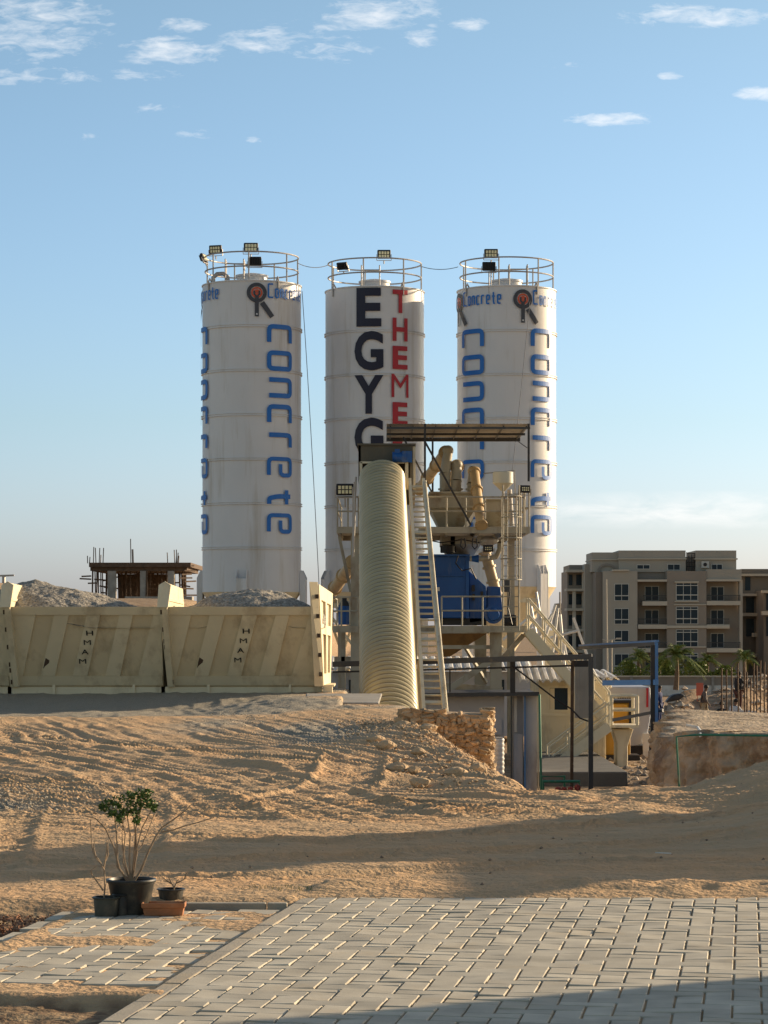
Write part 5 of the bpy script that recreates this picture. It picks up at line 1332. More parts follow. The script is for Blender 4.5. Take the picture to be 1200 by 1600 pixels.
leaves('dry_leaves', 3000, -2.3, -1.3, 11.2, 13.0, m_leafd, 'brown dry leaves and bark heaped at the left of the footpath', 11, s0=.006, s1=.018,
       f=lambda x, y: pav(x, y)[0] < -1.20 and (12.25 < y < 12.95 or 11.75 < y < 12.0))
# ------------------------------------------------------------------ distant unfinished building (left)
UB = thing('unfinished_building', P(215, 940, 210), 'unfinished concrete frame with timber shoring and rebar on top, behind the left gravel heap', 'building')
d = 210
b = MB(); b.box(P(139, 879, d), P(298, 886, d)+Vector((0,14,0))); b.box(P(141, 886, d+.3), P(292, 892, d+.3)+Vector((0,13,0))); b.build('roof_slab', m_wood, UB)
rnd = random.Random(5)
for x0, x1 in ((168, 181), (219, 229), (262, 272)):
    b = MB(); b.box(P(x0, 892, d+.2), P(x1, 960, d+.2)+Vector((0,.6,0))); b.build('column', m_conc, UB)
b = MB()
for i in range(64):
    x = rnd.uniform(144, 292); z0 = rnd.uniform(0, 12); b.beam(P(x, 892, d+z0), P(x+rnd.uniform(-2,2), 948, d+z0), .09, .09)
for i in range(26):
    x = rnd.uniform(142, 285); y = rnd.uniform(896, 932); z0 = rnd.uniform(0, 10); b.beam(P(x, y, d+z0), P(x+rnd.uniform(8,30), y+rnd.uniform(-3,3), d+z0), .1, .12)
b.build('shoring', m_wood, UB)
b = MB(); b.box(P(185, 897, d+10), P(262, 935, d+10)+Vector((0,.3,0))); b.build('back_formwork', m_wood, UB)
b = MB()
for i, (x0, y, x1) in enumerate(((125,905,142),(128,900,142),(138,911,150),(285,884,303),(288,892,304),(284,897,299),(288,908,306),(282,920,302),(286,930,309),(280,903,300))):
    b.beam(P(x0, y+rnd.uniform(-1,1), d), P(x1, y, d+1), .10, .12)
b.build('scaffold_plank', m_wood, UB)
b = MB()
for x in (137,140,146,150,155,157,161,204.5,207,208.5,262,273,275,276,277.5,279):
    b.tube(P(x, 880, d+rnd.uniform(0,3)), P(x+rnd.uniform(-1,1), 880-rnd.uniform(8,30) if x != 204.5 else 842, d+1), .04, 5)
b.build('rebar', m_rusty, UB)
b = MB(); b.box(P(195, 932, d-3), P(300, 965, d-3)+Vector((0,2,0))); b.build('plinth', m_conc, UB)
b = MB(); c = P(12, 899, 420); b.beam(P(-12, 900, 420), P(22, 899, 420), .25, .3); b.tube(P(6, 899, 420), P(6, 960, 420), .3, 6)
props(b.build('tower_crane', m_rail), 'tiny faint crane jib on the skyline at the far left', 'crane')
# ------------------------------------------------------------------ apartment block
m_apt  = mat('apartment_render', (.385,.35,.295), .85, var=.08, scale=.3)
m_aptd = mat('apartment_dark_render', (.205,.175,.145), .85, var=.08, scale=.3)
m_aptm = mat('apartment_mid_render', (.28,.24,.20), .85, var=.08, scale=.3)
m_trim = mat('apartment_trim', (.50,.45,.37), .8, var=.05, scale=.5)
m_frame= mat('window_frame_white', (.55,.54,.50), .5)
m_balc = mat('balcony_rail_dark', (.05,.05,.05), .5)
def ZP(zx, zy): return 870+zx/3.6364, 840+zy/3.6364
AP = thing('apartment_block', P(980, 1065, 345), 'tan five-storey apartment block with balconies right of the silos', 'building')
DA = 342.
def zb_(b, x0, y0, x1, y1, d=DA, dep=1.0, off=0):
    a = ZP(x0, y0); c = ZP(x1, y1); b.box(P(*a, d), P(*c, d)+Vector((0, dep, 0)))
YB = 860
b = MB()
# body pieces with recessed balcony bays: built as solid piers and back walls
zb_(b, 262, 190, 458, YB, DA, 14); b.build('wall', m_apt, AP)
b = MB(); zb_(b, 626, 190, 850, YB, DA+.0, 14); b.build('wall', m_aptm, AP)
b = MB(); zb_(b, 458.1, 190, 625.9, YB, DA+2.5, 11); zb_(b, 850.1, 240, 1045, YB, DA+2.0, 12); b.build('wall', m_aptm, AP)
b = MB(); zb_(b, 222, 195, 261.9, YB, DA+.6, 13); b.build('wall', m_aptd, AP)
b = MB(); zb_(b, 850.1, 180, 1050, 240, DA+.2, 12); b.box(P(*ZP(1038, 240), DA+.1), P(*ZP(1056, YB), DA+.1)+Vector((0,1.5,0))); b.build('wall', m_apt, AP)
# set-back top storey
b = MB(); zb_(b, 200, 84, 352, 195, DA+3, 10); zb_(b, 352.1, 73, 732, 195, DA+2.2, 11); zb_(b, 790, 73, 1020, 195, DA+2.2, 11); zb_(b, 732.1, 110, 790, 195, DA+5, 8)
b.build('top_storey', m_apt, AP)
b = MB()
zb_(b, 198, 122, 352, 128, DA+2.7, 11); zb_(b, 348, 117, 738, 124, DA+1.9, 12); zb_(b, 786, 117, 1028, 125, DA+1.9, 12); zb_(b, 315, 181, 412, 190, DA-.3, 3)
zb_(b, 458, 238, 626, 250, DA-.2, 3.2); zb_(b, 670, 248, 808, 256, DA-.25, .3); zb_(b, 670, 360, 808, 366, DA-.25, .3); zb_(b, 850, 236, 1045, 248, DA-.2, 2.8)
zb_(b, 626, 500, 982, 514, DA-.2, .3); zb_(b, 666, 378, 850, 384, DA-.2, .2); zb_(b, 715, 618, 850, 625, DA-.2, .3)
b.build('cornice', m_trim, AP)
for (x0, x1, ys) in ((488, 628, (362,)), (462, 628, (494, 628)), (852, 1045, (360, 628)), (852, 982, (494,))):
    for y in ys:
        s_ = MB(); zb_(s_, x0, y, x1, y+24, DA-.1, 2.2); sl_ = s_.build('balcony', m_trim, AP)
        rr = MB(); zb_(rr, x0+2, y-34, x1-2, y-30, DA, .08); 
        n = int((x1-x0)/5)
        for i in range(n+1): xx = x0+3+(x1-x0-6)*i/n; zb_(rr, xx-.5, y-30, xx+.5, y, DA, .05)
        o = rr.build('balcony_rail', m_balc, AP); o.parent = sl_
def window(x0, y0, x1, y1, d, split=2, blind=False):
    fr = MB(); t = 3.2
    zb_(fr, x0, y0, x1, y0+t, d-.08, .12); zb_(fr, x0, y1-t, x1, y1, d-.08, .12); zb_(fr, x0, y0+t, x0+t, y1-t, d-.08, .12); zb_(fr, x1-t, y0+t, x1, y1-t, d-.08, .12)
    for i in range(1, split): xx = x0+(x1-x0)*i/split; zb_(fr, xx-1.3, y0+t, xx+1.3, y1-t, d-.08, .1)
    o = fr.build('window', m_frame, AP)
    p = MB(); zb_(p, x0+t, y0+t, x1-t, y1-t, d-.03, .02); q = p.build('pane', m_glass, AP); q.parent = o
for y0, y1 in ((262, 360), (402, 493), (526, 620), (660, 760)):
    window(327, y0, 410, y1, DA, 2); 
    ym = y0+(y1-y0)*.67; s_ = MB(); zb_(s_, 329, ym, 408, ym+5, DA-.12, .1); s_.build('window_bar', m_frame, AP)
for y0, y1 in ((256, 358), (392, 492), (522, 622), (656, 750)):
    window(677, y0, 803, y1, DA, 3)
    ym = y0+(y1-y0)*.66; s_ = MB(); zb_(s_, 680, ym, 800, ym+5, DA-.12, .1); zb_(s_, 680, y0+14, 800, y0+18, DA-.12, .1); s_.build('window_bar', m_frame, AP)
for y0, y1 in ((275, 360), (410, 492), (543, 626), (668, 760)):
    window(500, y0, 580, y1, DA+2.5, 2)
for y0, y1 in ((278, 360), (410, 494), (543, 626)):
    window(874, y0, 950, y1, DA+2.0, 2)
window(454, 153, 530, 180, DA+2.2, 2); window(628, 150, 702, 186, DA+2.2, 2); window(878, 150, 942, 190, DA+2.2, 2)
for (x, y) in ((843, 153),):
    s_ = MB(); zb_(s_, x-20, y-18, x+22, y+18, DA+1.6, .5); o = s_.build('air_conditioner', m_frame, AP)
    c = P(*ZP(x, y), DA+1.58); s2 = MB(); s2.cone(c, c-Vector((0,.05,0)), .25, .25, 16); o2 = s2.build('fan', m_lampb, AP); o2.parent = o
s_ = MB()
for i in range(6): s_.tube(P(*ZP(738+i*9, 190), DA+3), P(*ZP(738+i*9, 82+i*2), DA+3), .05, 5)
for i in range(4): s_.tube(P(*ZP(736, 90+i*25), DA+3), P(*ZP(788, 90+i*25), DA+3), .05, 5)
s_.build('roof_stair', m_balc, AP)
# left wing stepping back
b = MB(); zb_(b, 160, 150, 222, YB, DA+7, 12); b.build('wing_wall', m_apt, AP)
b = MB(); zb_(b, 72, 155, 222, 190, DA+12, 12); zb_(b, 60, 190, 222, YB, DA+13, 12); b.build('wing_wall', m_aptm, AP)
b = MB()
for y in (182, 290, 402, 520, 640): zb_(b, 55, y, 205, y+14, DA+9, 4)
zb_(b, 92, 300, 108, YB, DA+9.2, 1); zb_(b, 148, 190, 160, YB, DA+9.2, 1); b.build('wing_slab', m_trim, AP)
b = MB()
for y in (210, 320, 440, 560): zb_(b, 110, y, 145, y+60, DA+12.9, .2); zb_(b, 68, y, 88, y+60, DA+12.9, .2)
b.build('wing_opening', m_glass, AP)
b = MB()
for i in range(14):
    a = math.pi*i/13; a2 = math.pi*(i+1)/13
    if i < 13: zb = P(*ZP(285-48*math.cos(a), 195-42*math.sin(a)), DA+2.9); zc_ = P(*ZP(285-48*math.cos(a2), 195-42*math.sin(a2)), DA+2.9); b.beam(zb, zc_, .3, .3)
b.build('arch_moulding', m_aptm, AP)
# second block to the right
A2 = thing('apartment_block', P(1230, 1065, 360), 'darker apartment block cut by the right edge behind the tan block', 'building')
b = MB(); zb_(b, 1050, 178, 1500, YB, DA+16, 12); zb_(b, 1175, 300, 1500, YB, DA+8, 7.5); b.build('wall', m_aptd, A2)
b = MB()
zb_(b, 1046, 205, 1500, 218, DA+15, .9); zb_(b, 1050, 318, 1172, 332, DA+14, 1.9); zb_(b, 1058, 428, 1172, 446, DA+14, 1.9); zb_(b, 1118, 542, 1172, 564, DA+14, 1.9); zb_(b, 1165, 300, 1500, 314, DA+7, .9); zb_(b, 1165, 418, 1500, 440, DA+7, .9); zb_(b, 1058, 660, 1172, 680, DA+14, 1.9)
b.build('floor_slab', m_trim, A2)
b = MB(); 
for q_ in ((1190, 318, 1210, 412, DA+7.9, .1), (1190, 450, 1210, 560, DA+7.9, .1), (1070, 225, 1100, 300, DA+15.9, .1), (1075, 340, 1120, 425, DA+15.9, .1), (1075, 460, 1120, 560, DA+15.9, .1)):
    b = MB(); zb_(b, *q_); b.build('window', m_glass, A2)
# faint far buildings between silo and block
for i, (x0, y0, x1, y1, d, lab) in enumerate(((872, 944, 886, 975, 700, 'low pale far house touching the left edge of the apartment block'), (868, 955, 880, 990, 620, 'small tan far house right of the right silo'))):
    T = thing('distant_house', P((x0+x1)/2, y1, d), lab, 'house')
    b = MB(); b.box(P(x0, y0, d), P(x1, y1+30, d)+Vector((0, 12, 0))); b.build('wall', m_apt, T)
    b = MB(); b.box(P(x0-.5, y0-1.5, d-1), P(x1+.5, y0, d-1)+Vector((0, 14, 0))); b.build('roof', m_trim, T)
    b = MB(); b.box(P(x0+3, y0+6, d-.2), P(x0+6, y0+12, d-.2)+Vector((0,.3,0))); b.build('window', m_glass, T)
b = MB(); b.tube(P(875, 925, 500), P(875, 990, 500), .18, 6); props(b.build('far_pole', m_conc), 'thin far mast between the right silo and the apartment block', 'pole')
# street lamp
LM = thing('street_lamp', P(949, 1070, 300), 'pale twin-arm street lamp in front of the apartment block', 'street lamp')
b = MB(); b.cone(P(949, 1075, 300), P(947.5, 905, 300), .13, .07, 8); b.build('pole', m_trim, LM)
b = MB(); b.tube(P(949, 1001, 300), P(965, 998, 300), .06, 6); b.tube(P(948, 1001, 300), P(941, 999, 300), .06, 6); b.build('arm', m_trim, LM)
b = MB(); b.box(P(963, 996.5, 300), P(971, 999, 300)+Vector((0,.4,0))); b.build('lamp_head', m_trim, LM)
b = MB(); b.tube(P(956, 1000, 302), P(956, 1065, 302), .07, 6); props(b.build('pole', m_trim), 'thin pale pole just right of the street lamp', 'pole')
# boundary wall
BW = thing('boundary_wall', P(1100, 1088, 250), 'long low pale boundary wall in front of the palms', 'wall')
b = MB(); zz0 = P(0, 1089, 250).z
b.box((P(940,0,250).x, 250, zz0-1), (P(1300,0,250).x, 250.3, P(0, 1071, 250).z)); b.build('wall_base', m_wroof, BW)
b = MB(); b.box((P(940,0,250).x, 250.05, P(0,1071,250).z), (P(1300,0,250).x, 250.25, P(0, 1058, 250).z)); b.build('wall_top', m_aptm, BW)
b = MB(); b.box((P(940,0,250).x, 249.9, P(0,1058,250).z), (P(1300,0,250).x, 250.4, P(0, 1056, 250).z)); b.build('coping', m_trim, BW)
b = MB()
for px in (985, 1112, 1190): b.box(P(px, 1057, 249.8), P(px+4, 1089, 249.8)+Vector((0,.6,0)))
b.build('pier', m_conc, BW)
# ------------------------------------------------------------------ palms
m_palm = mat('palm_green', (.17,.21,.045), .55, var=.35, scale=1.2, island=.3, spec=.3)
m_palmt= mat('palm_trunk', (.17,.12,.08), .9, var=.3, scale=6)
def palm(px, ytop, ybase, d, spread, label, seed, nf=26):
    r = random.Random(seed); base = P(px, ybase, d); top = P(px+r.uniform(-1,1), ytop, d)
    T = thing('palm_tree', base, label, 'palm tree', 'young palms in front of the apartments')
    b = MB(); b.path([base, base.lerp(top, .5)+Vector((r.uniform(-.1,.1),0,0)), top], [.28, .2, .17], 8); b.build('trunk', m_palmt, T)
    b = MB()
    for i in range(nf):
        az = i*2.399+r.uniform(-.3,.3); el = R(r.uniform(5, 80)); L = spread*r.uniform(.75, 1.15)
        h = Vector((math.cos(az), math.sin(az), 0)); pts = []
        for k in range(9):
            t = k/8; pts.append(top+h*(L*t*math.cos(el)*(1-.0*t))+Vector((0,0,L*(math.sin(el)*t-.75*t*t*(1.1-.4*math.sin(el))))))
        b.path(pts, [.03]*9, 3)
        sdv = h.cross(Vector((0,0,1)))
        for k in range(1, 34):
            t = k/34*8; i0 = int(t); q = pts[i0].lerp(pts[min(i0+1,8)], t-i0); tg = (pts[min(i0+1,8)]-pts[i0]).normalized()
            ll = spread*.30*(1-abs(t/8-.45)*1.1)
            for s in (-1, 1):
                e = q+(sdv*s*.75+tg*.6+Vector((0,0,r.uniform(-.5,.1))))*ll; w = tg*.035*spread/3
                b.add([q-w, q+w, e], [(0,1,2)])
    b.build('crown', m_palm, T); return T
palm(998, 1030, 1068, 292, 2.4, 'bushy young palm left of the blue post', 1, 34)
palm(1056, 1026, 1078, 245, 2.7, 'tallest palm with a bare dark trunk right of the blue post', 2, 32)
palm(1030, 1038, 1070, 285, 2.0, 'small palm half hidden behind the blue post', 3)
palm(1106, 1034, 1070, 285, 2.2, 'middle palm with upright fronds above the wall', 4, 28)
palm(1163, 1030, 1072, 285, 2.2, 'rightmost palm beside the rebar', 5, 28)
palm(1078, 1045, 1070, 290, 2.0, 'low palm between the tallest and the middle palm', 6, 24)
def bush(px, py, d, w, h, label, seed):
    r = random.Random(seed); b = MB(); c = P(px, py, d)
    for i in range(1500):
        a = r.uniform(0, 6.28); t = r.random()**.4; u = r.uniform(0, 1)
        rr = w*(.55+.45*math.sin(a*3+seed))*t*math.sqrt(1-u*u*.9); p = c+Vector((math.cos(a)*rr, math.sin(a)*rr*.6, u*h*(.8+.2*math.sin(a*2))))
        n = Vector((r.uniform(-1,1), r.uniform(-1,1), r.uniform(-1,1))).normalized()*r.uniform(.08,.2); m_ = n.cross(Vector((r.random(), r.random(), r.random()))).normalized()*.09
        b.add([p-n, p+m_, p+n, p-m_], [(0,1,2,3)])
    return b
for i, (px, w, h, lab) in enumerate(((985, 2.6, 2.1, 'low green shrub left of the young palms'), (1040, 2.6, 2.2, 'green shrub under the tallest palm'), (1092, 2.4, 2.0, 'green shrub between two palms above the wall'), (1130, 2.0, 1.6, 'small green shrub left of the rightmost palm'))):
    b = bush(px, 1062, 280, w, h, lab, i+3); T = thing('shrub', P(px, 1068, 280), lab, 'shrub', 'shrubs along the boundary wall')
    b.build('foliage', m_palm, T); s_ = MB(); s_.cone(P(px, 1072, 280), P(px, 1058, 280), .12, .05, 6); s_.build('stem', m_palmt, T)
# ------------------------------------------------------------------ rebar starter bars
RB = random.Random(9); DRB = 100
for i, (x, y0, y1) in enumerate(((1128,1044,1108),(1135,1046,1115),(1143,1042,1100),(1154,1036,1066),(1164,1034,1110),(1167,1050,1112),(1178,1036,1112),(1182.5,1040,1116),(1188.5,1032,1118),(1195,1034,1135),(1200,1040,1135),(1173,1060,1090))):
    b = MB(); w = .05; d = DRB+RB.uniform(-2, 3); p0 = P(x, y1, d); p1 = P(x+RB.uniform(-.8,.8), y0, d)
    p0.z = min(p0.z, gz(p0.x, p0.y))
    pts = [p0.lerp(p1, k/10)+Vector((RB.uniform(-.01,.01),0,0)) for k in range(11)]
    b.path(pts, .03, 6)
    for k in range(12): b.cone(p0.lerp(p1, k/12), p0.lerp(p1, k/12+.01), .042, .042, 6)
    props(b.build('rebar_post', m_rusty), None, 'rebar post', 'tall rusty starter bars at the right')['label'] = 'dark upright steel bar among the starter bars at the right edge'
# red board, grey sheets
b = MB(); b.box(P(1088, 1067, 126), P(1099, 1087, 126)+Vector((0,.06,0))); b.box(P(1089, 1087, 126), P(1090, 1096, 126)+Vector((0,.05,0)))
b.box(P(1097, 1087, 126), P(1098, 1096, 126)+Vector((0,.05,0)))
props(b.build('red_board', mat('red_board', (.55,.13,.08), .7)), 'faded red board standing on the rubble left of the standing man', 'board')
T = thing('sheet_pile', P(1165, 1131, 104), 'leaning pile of grey sheets beside the two seated men', 'sheet pile')
for (x0, x1, yt, sh_) in ((1140, 1172, 1110, 8), (1148, 1182, 1111, 6), (1156, 1188, 1114, 5)):
    b = MB(); d = 104+.2*(x0-1140)/8; b.prism([P(x0, 1133, d), P(x1-6, 1133, d), P(x1, yt+7, d), P(x1-7, yt, d), P(x0+sh_, yt, d)], (.2, .06, 0)); b.build('sheet', m_greyw, T)
b = MB(); b.beam(P(1174, 1134, 103), P(1197, 1113, 103), .25, .06); b.build('tilted_board', m_greyw, T)
b = MB(); b.prism([P(1040, 1098, 119), P(1050, 1086, 119), P(1064, 1083, 119), P(1072, 1087, 119), P(1062, 1094, 119)], (0, .8, 0)); props(b.build('dark_tarpaulin', m_dark, bevel=.1), 'dark crumpled tarpaulin on top of the rubble heap', 'tarpaulin')
# ------------------------------------------------------------------ people
def skin_mesh(name, joints, bones, mat_, parent, sub=2):
    off = wloc(parent); names = list(joints); me = bpy.data.meshes.new(name)
    me.from_pydata([tuple(Vector(joints[n][0])-off) for n in names], [(names.index(a), names.index(c)) for a, c in bones], [])
    o = bpy.data.objects.new(name, me); COL.objects.link(o); o.parent = parent
    s = o.modifiers.new('skin', 'SKIN'); s.use_smooth_shade = True
    for i, n in enumerate(names):
        r = joints[n][1]; me.skin_vertices[0].data[i].radius = (r, r) if not isinstance(r, tuple) else r
        me.skin_vertices[0].data[i].use_root = (n == names[0])
    u = o.modifiers.new('sub', 'SUBSURF'); u.levels = u.render_levels = sub
    me.materials.append(mat_); return o
m_skin = mat('skin', (.13,.065,.04), .6); m_hair = mat('hair', (.01,.008,.007), .7)
BONES = [('pelvis','waist'),('waist','chest'),('chest','neck'),('neck','head'),('head','crown'),('chest','shL'),('shL','elL'),('elL','haL'),('chest','shR'),('shR','elR'),('elR','haR'),
         ('pelvis','hipL'),('hipL','knL'),('knL','anL'),('anL','toL'),('pelvis','hipR'),('hipR','knR'),('knR','anR'),('anR','toR')]
RADI = dict(pelvis=.14, waist=.125, chest=.15, neck=.055, head=.092, crown=.075, shL=.065, shR=.065, elL=.045, elR=.045, haL=.032, haR=.032, hipL=.095, hipR=.095, knL=.06, knR=.06, anL=.042, anR=.042, toL=.036, toR=.036)
def person(loc, pose, face, top, trou, label, skirt=None, shirtlen=-.02):
    T = thing('person', loc, label, 'person')
    ca, sa = math.cos(face), math.sin(face)
    def W(p): x, y, z = p; return Vector((loc[0]+x*ca-y*sa, loc[1]+x*sa+y*ca, loc[2]+z))
    J = {k: (W(pose[k]), RADI[k]) for k in ['pelvis']+[k for k in RADI if k != 'pelvis']}
    skin_mesh('body', J, BONES, m_skin, T)
    # shirt
    def scaled(keys, k): return {n: (J[n][0], J[n][1]*k+.012) for n in keys}
    sh_ = {'waist': (J['waist'][0], J['waist'][1]+.03), 'pel': (J['pelvis'][0]+Vector((0,0,shirtlen)), J['pelvis'][1]+.03), 'chest': (J['chest'][0], J['chest'][1]+.025),
           'nk': (J['chest'][0].lerp(J['neck'][0], .75), .075)}
    for s in 'LR':
        sh_['sh'+s] = (J['sh'+s][0], .088); sh_['el'+s] = (J['sh'+s][0].lerp(J['el'+s][0], .95), .066); sh_['w'+s] = (J['el'+s][0].lerp(J['ha'+s][0], .6), .05)
    skin_mesh('shirt', sh_, [('pel','waist'),('waist','chest'),('chest','nk')]+[b_ for s in 'LR' for b_ in (('chest','sh'+s),('sh'+s,'el'+s),('el'+s,'w'+s))], top, T)
    tr = {'pelvis': (J['pelvis'][0], .158)}
    for s in 'LR':
        tr['hip'+s] = (J['hip'+s][0], .11); tr['kn'+s] = (J['kn'+s][0], .08); tr['an'+s] = (J['kn'+s][0].lerp(J['an'+s][0], .93), .062)
    skin_mesh('trousers', tr, [b_ for s in 'LR' for b_ in (('pelvis','hip'+s),('hip'+s,'kn'+s),('kn'+s,'an'+s))], trou, T)
    b = MB(); h = J['head'][0].lerp(J['crown'][0], .75); b.sphere(h+Vector((0,0,.02)), .108, 12, (1,1,.85)); b.build('hair', m_hair, T, smooth=True)
    b = MB(); fw = Vector((sa, -ca, 0))   # local -y is forward
    hd = J['head'][0]
    b.cone(hd+fw*.085+Vector((0,0,-.005)), hd+fw*.115+Vector((0,0,-.02)), .016, .008, 6); b.build('nose', m_skin, T)
    # hands: palm, four fingers, thumb
    for s in 'LR':
        e, hnd = J['el'+s][0], J['ha'+s][0]; dr = (hnd-e).normalized(); sv = dr.cross(Vector((0,0,1)))
        sv = sv.normalized() if sv.length > .1 else Vector((1,0,0)); b = MB()
        b.cone(hnd-dr*.01, hnd+dr*.08, .034, .04, 8)
        for k in range(4):
            o_ = hnd+dr*.08+sv*(-.03+.02*k); L = (.065,.08,.075,.06)[k]; b.path([o_, o_+dr*L*.6, o_+dr*L*.9-Vector((0,0,.015))], [.010,.009,.007], 6)
        o_ = hnd+dr*.03+sv*-.035; b.path([o_, o_-sv*.03+dr*.03, o_-sv*.035+dr*.06], [.012,.010,.008], 6)
        b.build('hand', m_skin, T)
    return T
STAND = dict(pelvis=(0,0,.92), waist=(0,0,1.08), chest=(0,0,1.30), neck=(0,-.01,1.46), head=(0,-.03,1.58), crown=(0,-.02,1.66),
    shL=(.18,0,1.38), elL=(.23,.02,1.10), haL=(.24,-.06,.86), shR=(-.18,0,1.38), elR=(-.23,.02,1.10), haR=(-.24,-.06,.86),
    hipL=(.09,0,.86), knL=(.10,-.02,.48), anL=(.10,.02,.08), toL=(.11,-.14,.03), hipR=(-.09,0,.86), knR=(-.10,-.02,.48), anR=(-.10,.02,.08), toR=(-.11,-.14,.03))
WALK = dict(STAND); WALK.update(knL=(.10,-.18,.50), anL=(.10,-.26,.10), toL=(.10,-.42,.05), knR=(-.10,.06,.48), anR=(-.10,.36,.13), toR=(-.10,.24,.04), elL=(.22,.12,1.12), haL=(.22,.14,.88), elR=(-.22,-.06,1.11), haR=(-.22,-.22,.90), chest=(0,-.03,1.30), neck=(0,-.06,1.46), head=(0,-.09,1.57), crown=(0,-.09,1.65))
CARRY = dict(STAND); CARRY.update(elR=(-.16,-.24,1.22), haR=(-.10,-.38,1.34), elL=(.16,-.24,1.25), haL=(.10,-.50,1.42), head=(0,-.05,1.58))
SIT = dict(pelvis=(0,0,.14), waist=(0,-.04,.28), chest=(0,-.10,.50), neck=(0,-.16,.66), head=(0,-.20,.77), crown=(0,-.20,.85), shL=(.18,-.10,.57), elL=(.27,-.22,.38), haL=(.18,-.40,.40), shR=(-.18,-.10,.57), elR=(-.27,-.22,.38), haR=(-.18,-.40,.40),
    hipL=(.10,-.04,.14), knL=(.20,-.40,.46), anL=(.16,-.52,.08), toL=(.17,-.66,.03), hipR=(-.10,-.04,.14), knR=(-.20,-.40,.46), anR=(-.16,-.52,.08), toR=(-.17,-.66,.03))
m_shirt1 = mat('shirt_grey_brown', (.10,.085,.085), .85); m_trou1 = mat('trousers_khaki', (.33,.27,.19), .85); m_black2 = mat('cloth_black', (.012,.012,.016), .85)
m_white2 = mat('cloth_white', (.48,.48,.50), .85); m_rust2 = mat('trousers_maroon', (.07,.025,.02), .85); m_navy2 = mat('cloth_navy', (.012,.025,.10), .85)
def stand_at(px, py, d): p = P(px, py, d); return (p.x, p.y, p.z)
person(stand_at(1100, 1133, 110), WALK, R(80), m_shirt1, m_trou1, 'man in dark shirt and khaki trousers walking in front of the red board')
T = person(stand_at(1154, 1113, 109), CARRY, R(125), m_black2, m_rust2, 'standing man in black with both hands raised to a long dark plank')
b = MB(); p = P(1152, 1080, 109); q = P(1174, 1065.5, 108.6); b.beam(p, q, .12, .09); props(b.build('dark_plank', m_dark), 'dark plank held at shoulder height by the standing man', 'plank')
person(stand_at(1130, 1132, 105), SIT, R(190), m_black2, m_black2, 'seated man in black with his back to us, left of the man in white')
person(stand_at(1146, 1127, 106.5), SIT, R(140), m_white2, m_trou1, 'seated man in a white shirt by the pile of grey sheets')
person(stand_at(1030, 1130, 118), STAND, R(60), m_navy2, m_navy2, 'person in dark blue half hidden behind the blue gantry post')
# ------------------------------------------------------------------ potted plants
m_pot = mat('black_plastic_pot', (.028,.03,.03), .45, var=.3, scale=14, stain=(.13,.11,.08), stain_amt=.45, stain_scale=(9,9,9))
m_potg = mat('olive_plastic_pot', (.055,.06,.05), .5, var=.3, scale=14, stain=(.15,.12,.09), stain_amt=.4, stain_scale=(9,9,9))
m_terra = mat('terracotta', (.40,.17,.08), .85, var=.2, scale=14, stain=(.45,.3,.18), stain_amt=.4, stain_scale=(9,9,9))
m_soil = mat('pot_soil', (.07,.05,.035), .95, bump=.6, bscale=90)
m_twig = mat('twig_bark', (.33,.24,.16), .8, var=.3, scale=20)
m_leaf = mat('plant_leaf', (.085,.15,.03), .5, var=.35, scale=18, island=.4)
m_leafy= mat('flower_bud', (.55,.42,.20), .7)
def pot(c, rt, rb, h, m, label, name='plant_pot', lip=.012):
    T = thing(name, c, label, 'plant pot')
    b = MB(); c = Vector(c); g = lip
    b.lathe(c, [(0,0), (rb,0), (rb+(rt-rb)*.82, h*.84), (rt*.965, h*.86), (rt*.97, h*.9), (rt+g*.3, h*.91), (rt+g*.5, h*.96), (rt+g*.2, h), (rt-g*.6, h), (rt-g, h*.93), (rt*.93, h*.80)], 40)
    b.build('pot_body', m, T, smooth=True, auto=30)
    b = MB(); n = 24; vs = [c+Vector((0,0,h*.84))]+[c+Vector((rt*.94*math.cos(2*math.pi*i/n), rt*.94*math.sin(2*math.pi*i/n), h*.82+random.uniform(-.004,.006))) for i in range(n)]
    b.add(vs, [(0, i+1, (i+1)%n+1) for i in range(n)]); b.build('soil', m_soil, T); return T
def gpt(px, py, z): d = (CH-z)*F/(py-HY); return Vector(((px-600)/F*d, d, z))
ZS = -.016
pc = gpt(205, 1430, ZS); dpc = pc.y+.085; pc = Vector(((205-600)/F*dpc, dpc, ZS))
k = dpc/F
T = pot(pc, 37.5*k, 27*k, 54*k, m_pot, 'largest black plastic pot with a tall leafy plant')
pl = thing('potted_plant', pc+Vector((0,0,42*k)), 'tall bare-stemmed plant with a dark green leafy top growing in the largest pot', 'plant')
def PP(px, py, dd=0): return P(px, py, dpc+dd)
stems = [([(200,1378),(186,1352),(178,1320),(165,1290),(150,1274),(134,1272)], .010, -.0), ([(201,1378),(184,1350),(183,1300),(179,1276),(177,1262)], .010, .02),
 ([(203,1378),(192,1345),(195,1300),(190,1270),(186,1255)], .007, .05), ([(204,1378),(203,1340),(203,1300),(199,1275),(200,1255)], .009, -.03), ([(206,1378),(208,1340),(211,1300),(208,1270),(214,1250)], .009, .03),
 ([(204,1378),(196,1350),(190,1320),(191,1290),(197,1262)], .006, -.05), ([(205,1378),(209,1340),(214,1320),(222,1290),(236,1262),(241,1257)], .008, .0), ([(206,1378),(213,1330),(212,1290),(220,1262),(226,1248)], .008, .05),
 ([(209,1378),(220,1355),(233,1325),(243,1305),(252,1290),(270,1277),(290,1262),(298,1254)], .010, -.02), ([(207,1378),(214,1325),(221,1318),(230,1300),(240,1270)], .006, .03), ([(203,1379),(197,1368),(191,1362),(192,1356)], .007, -.05)]
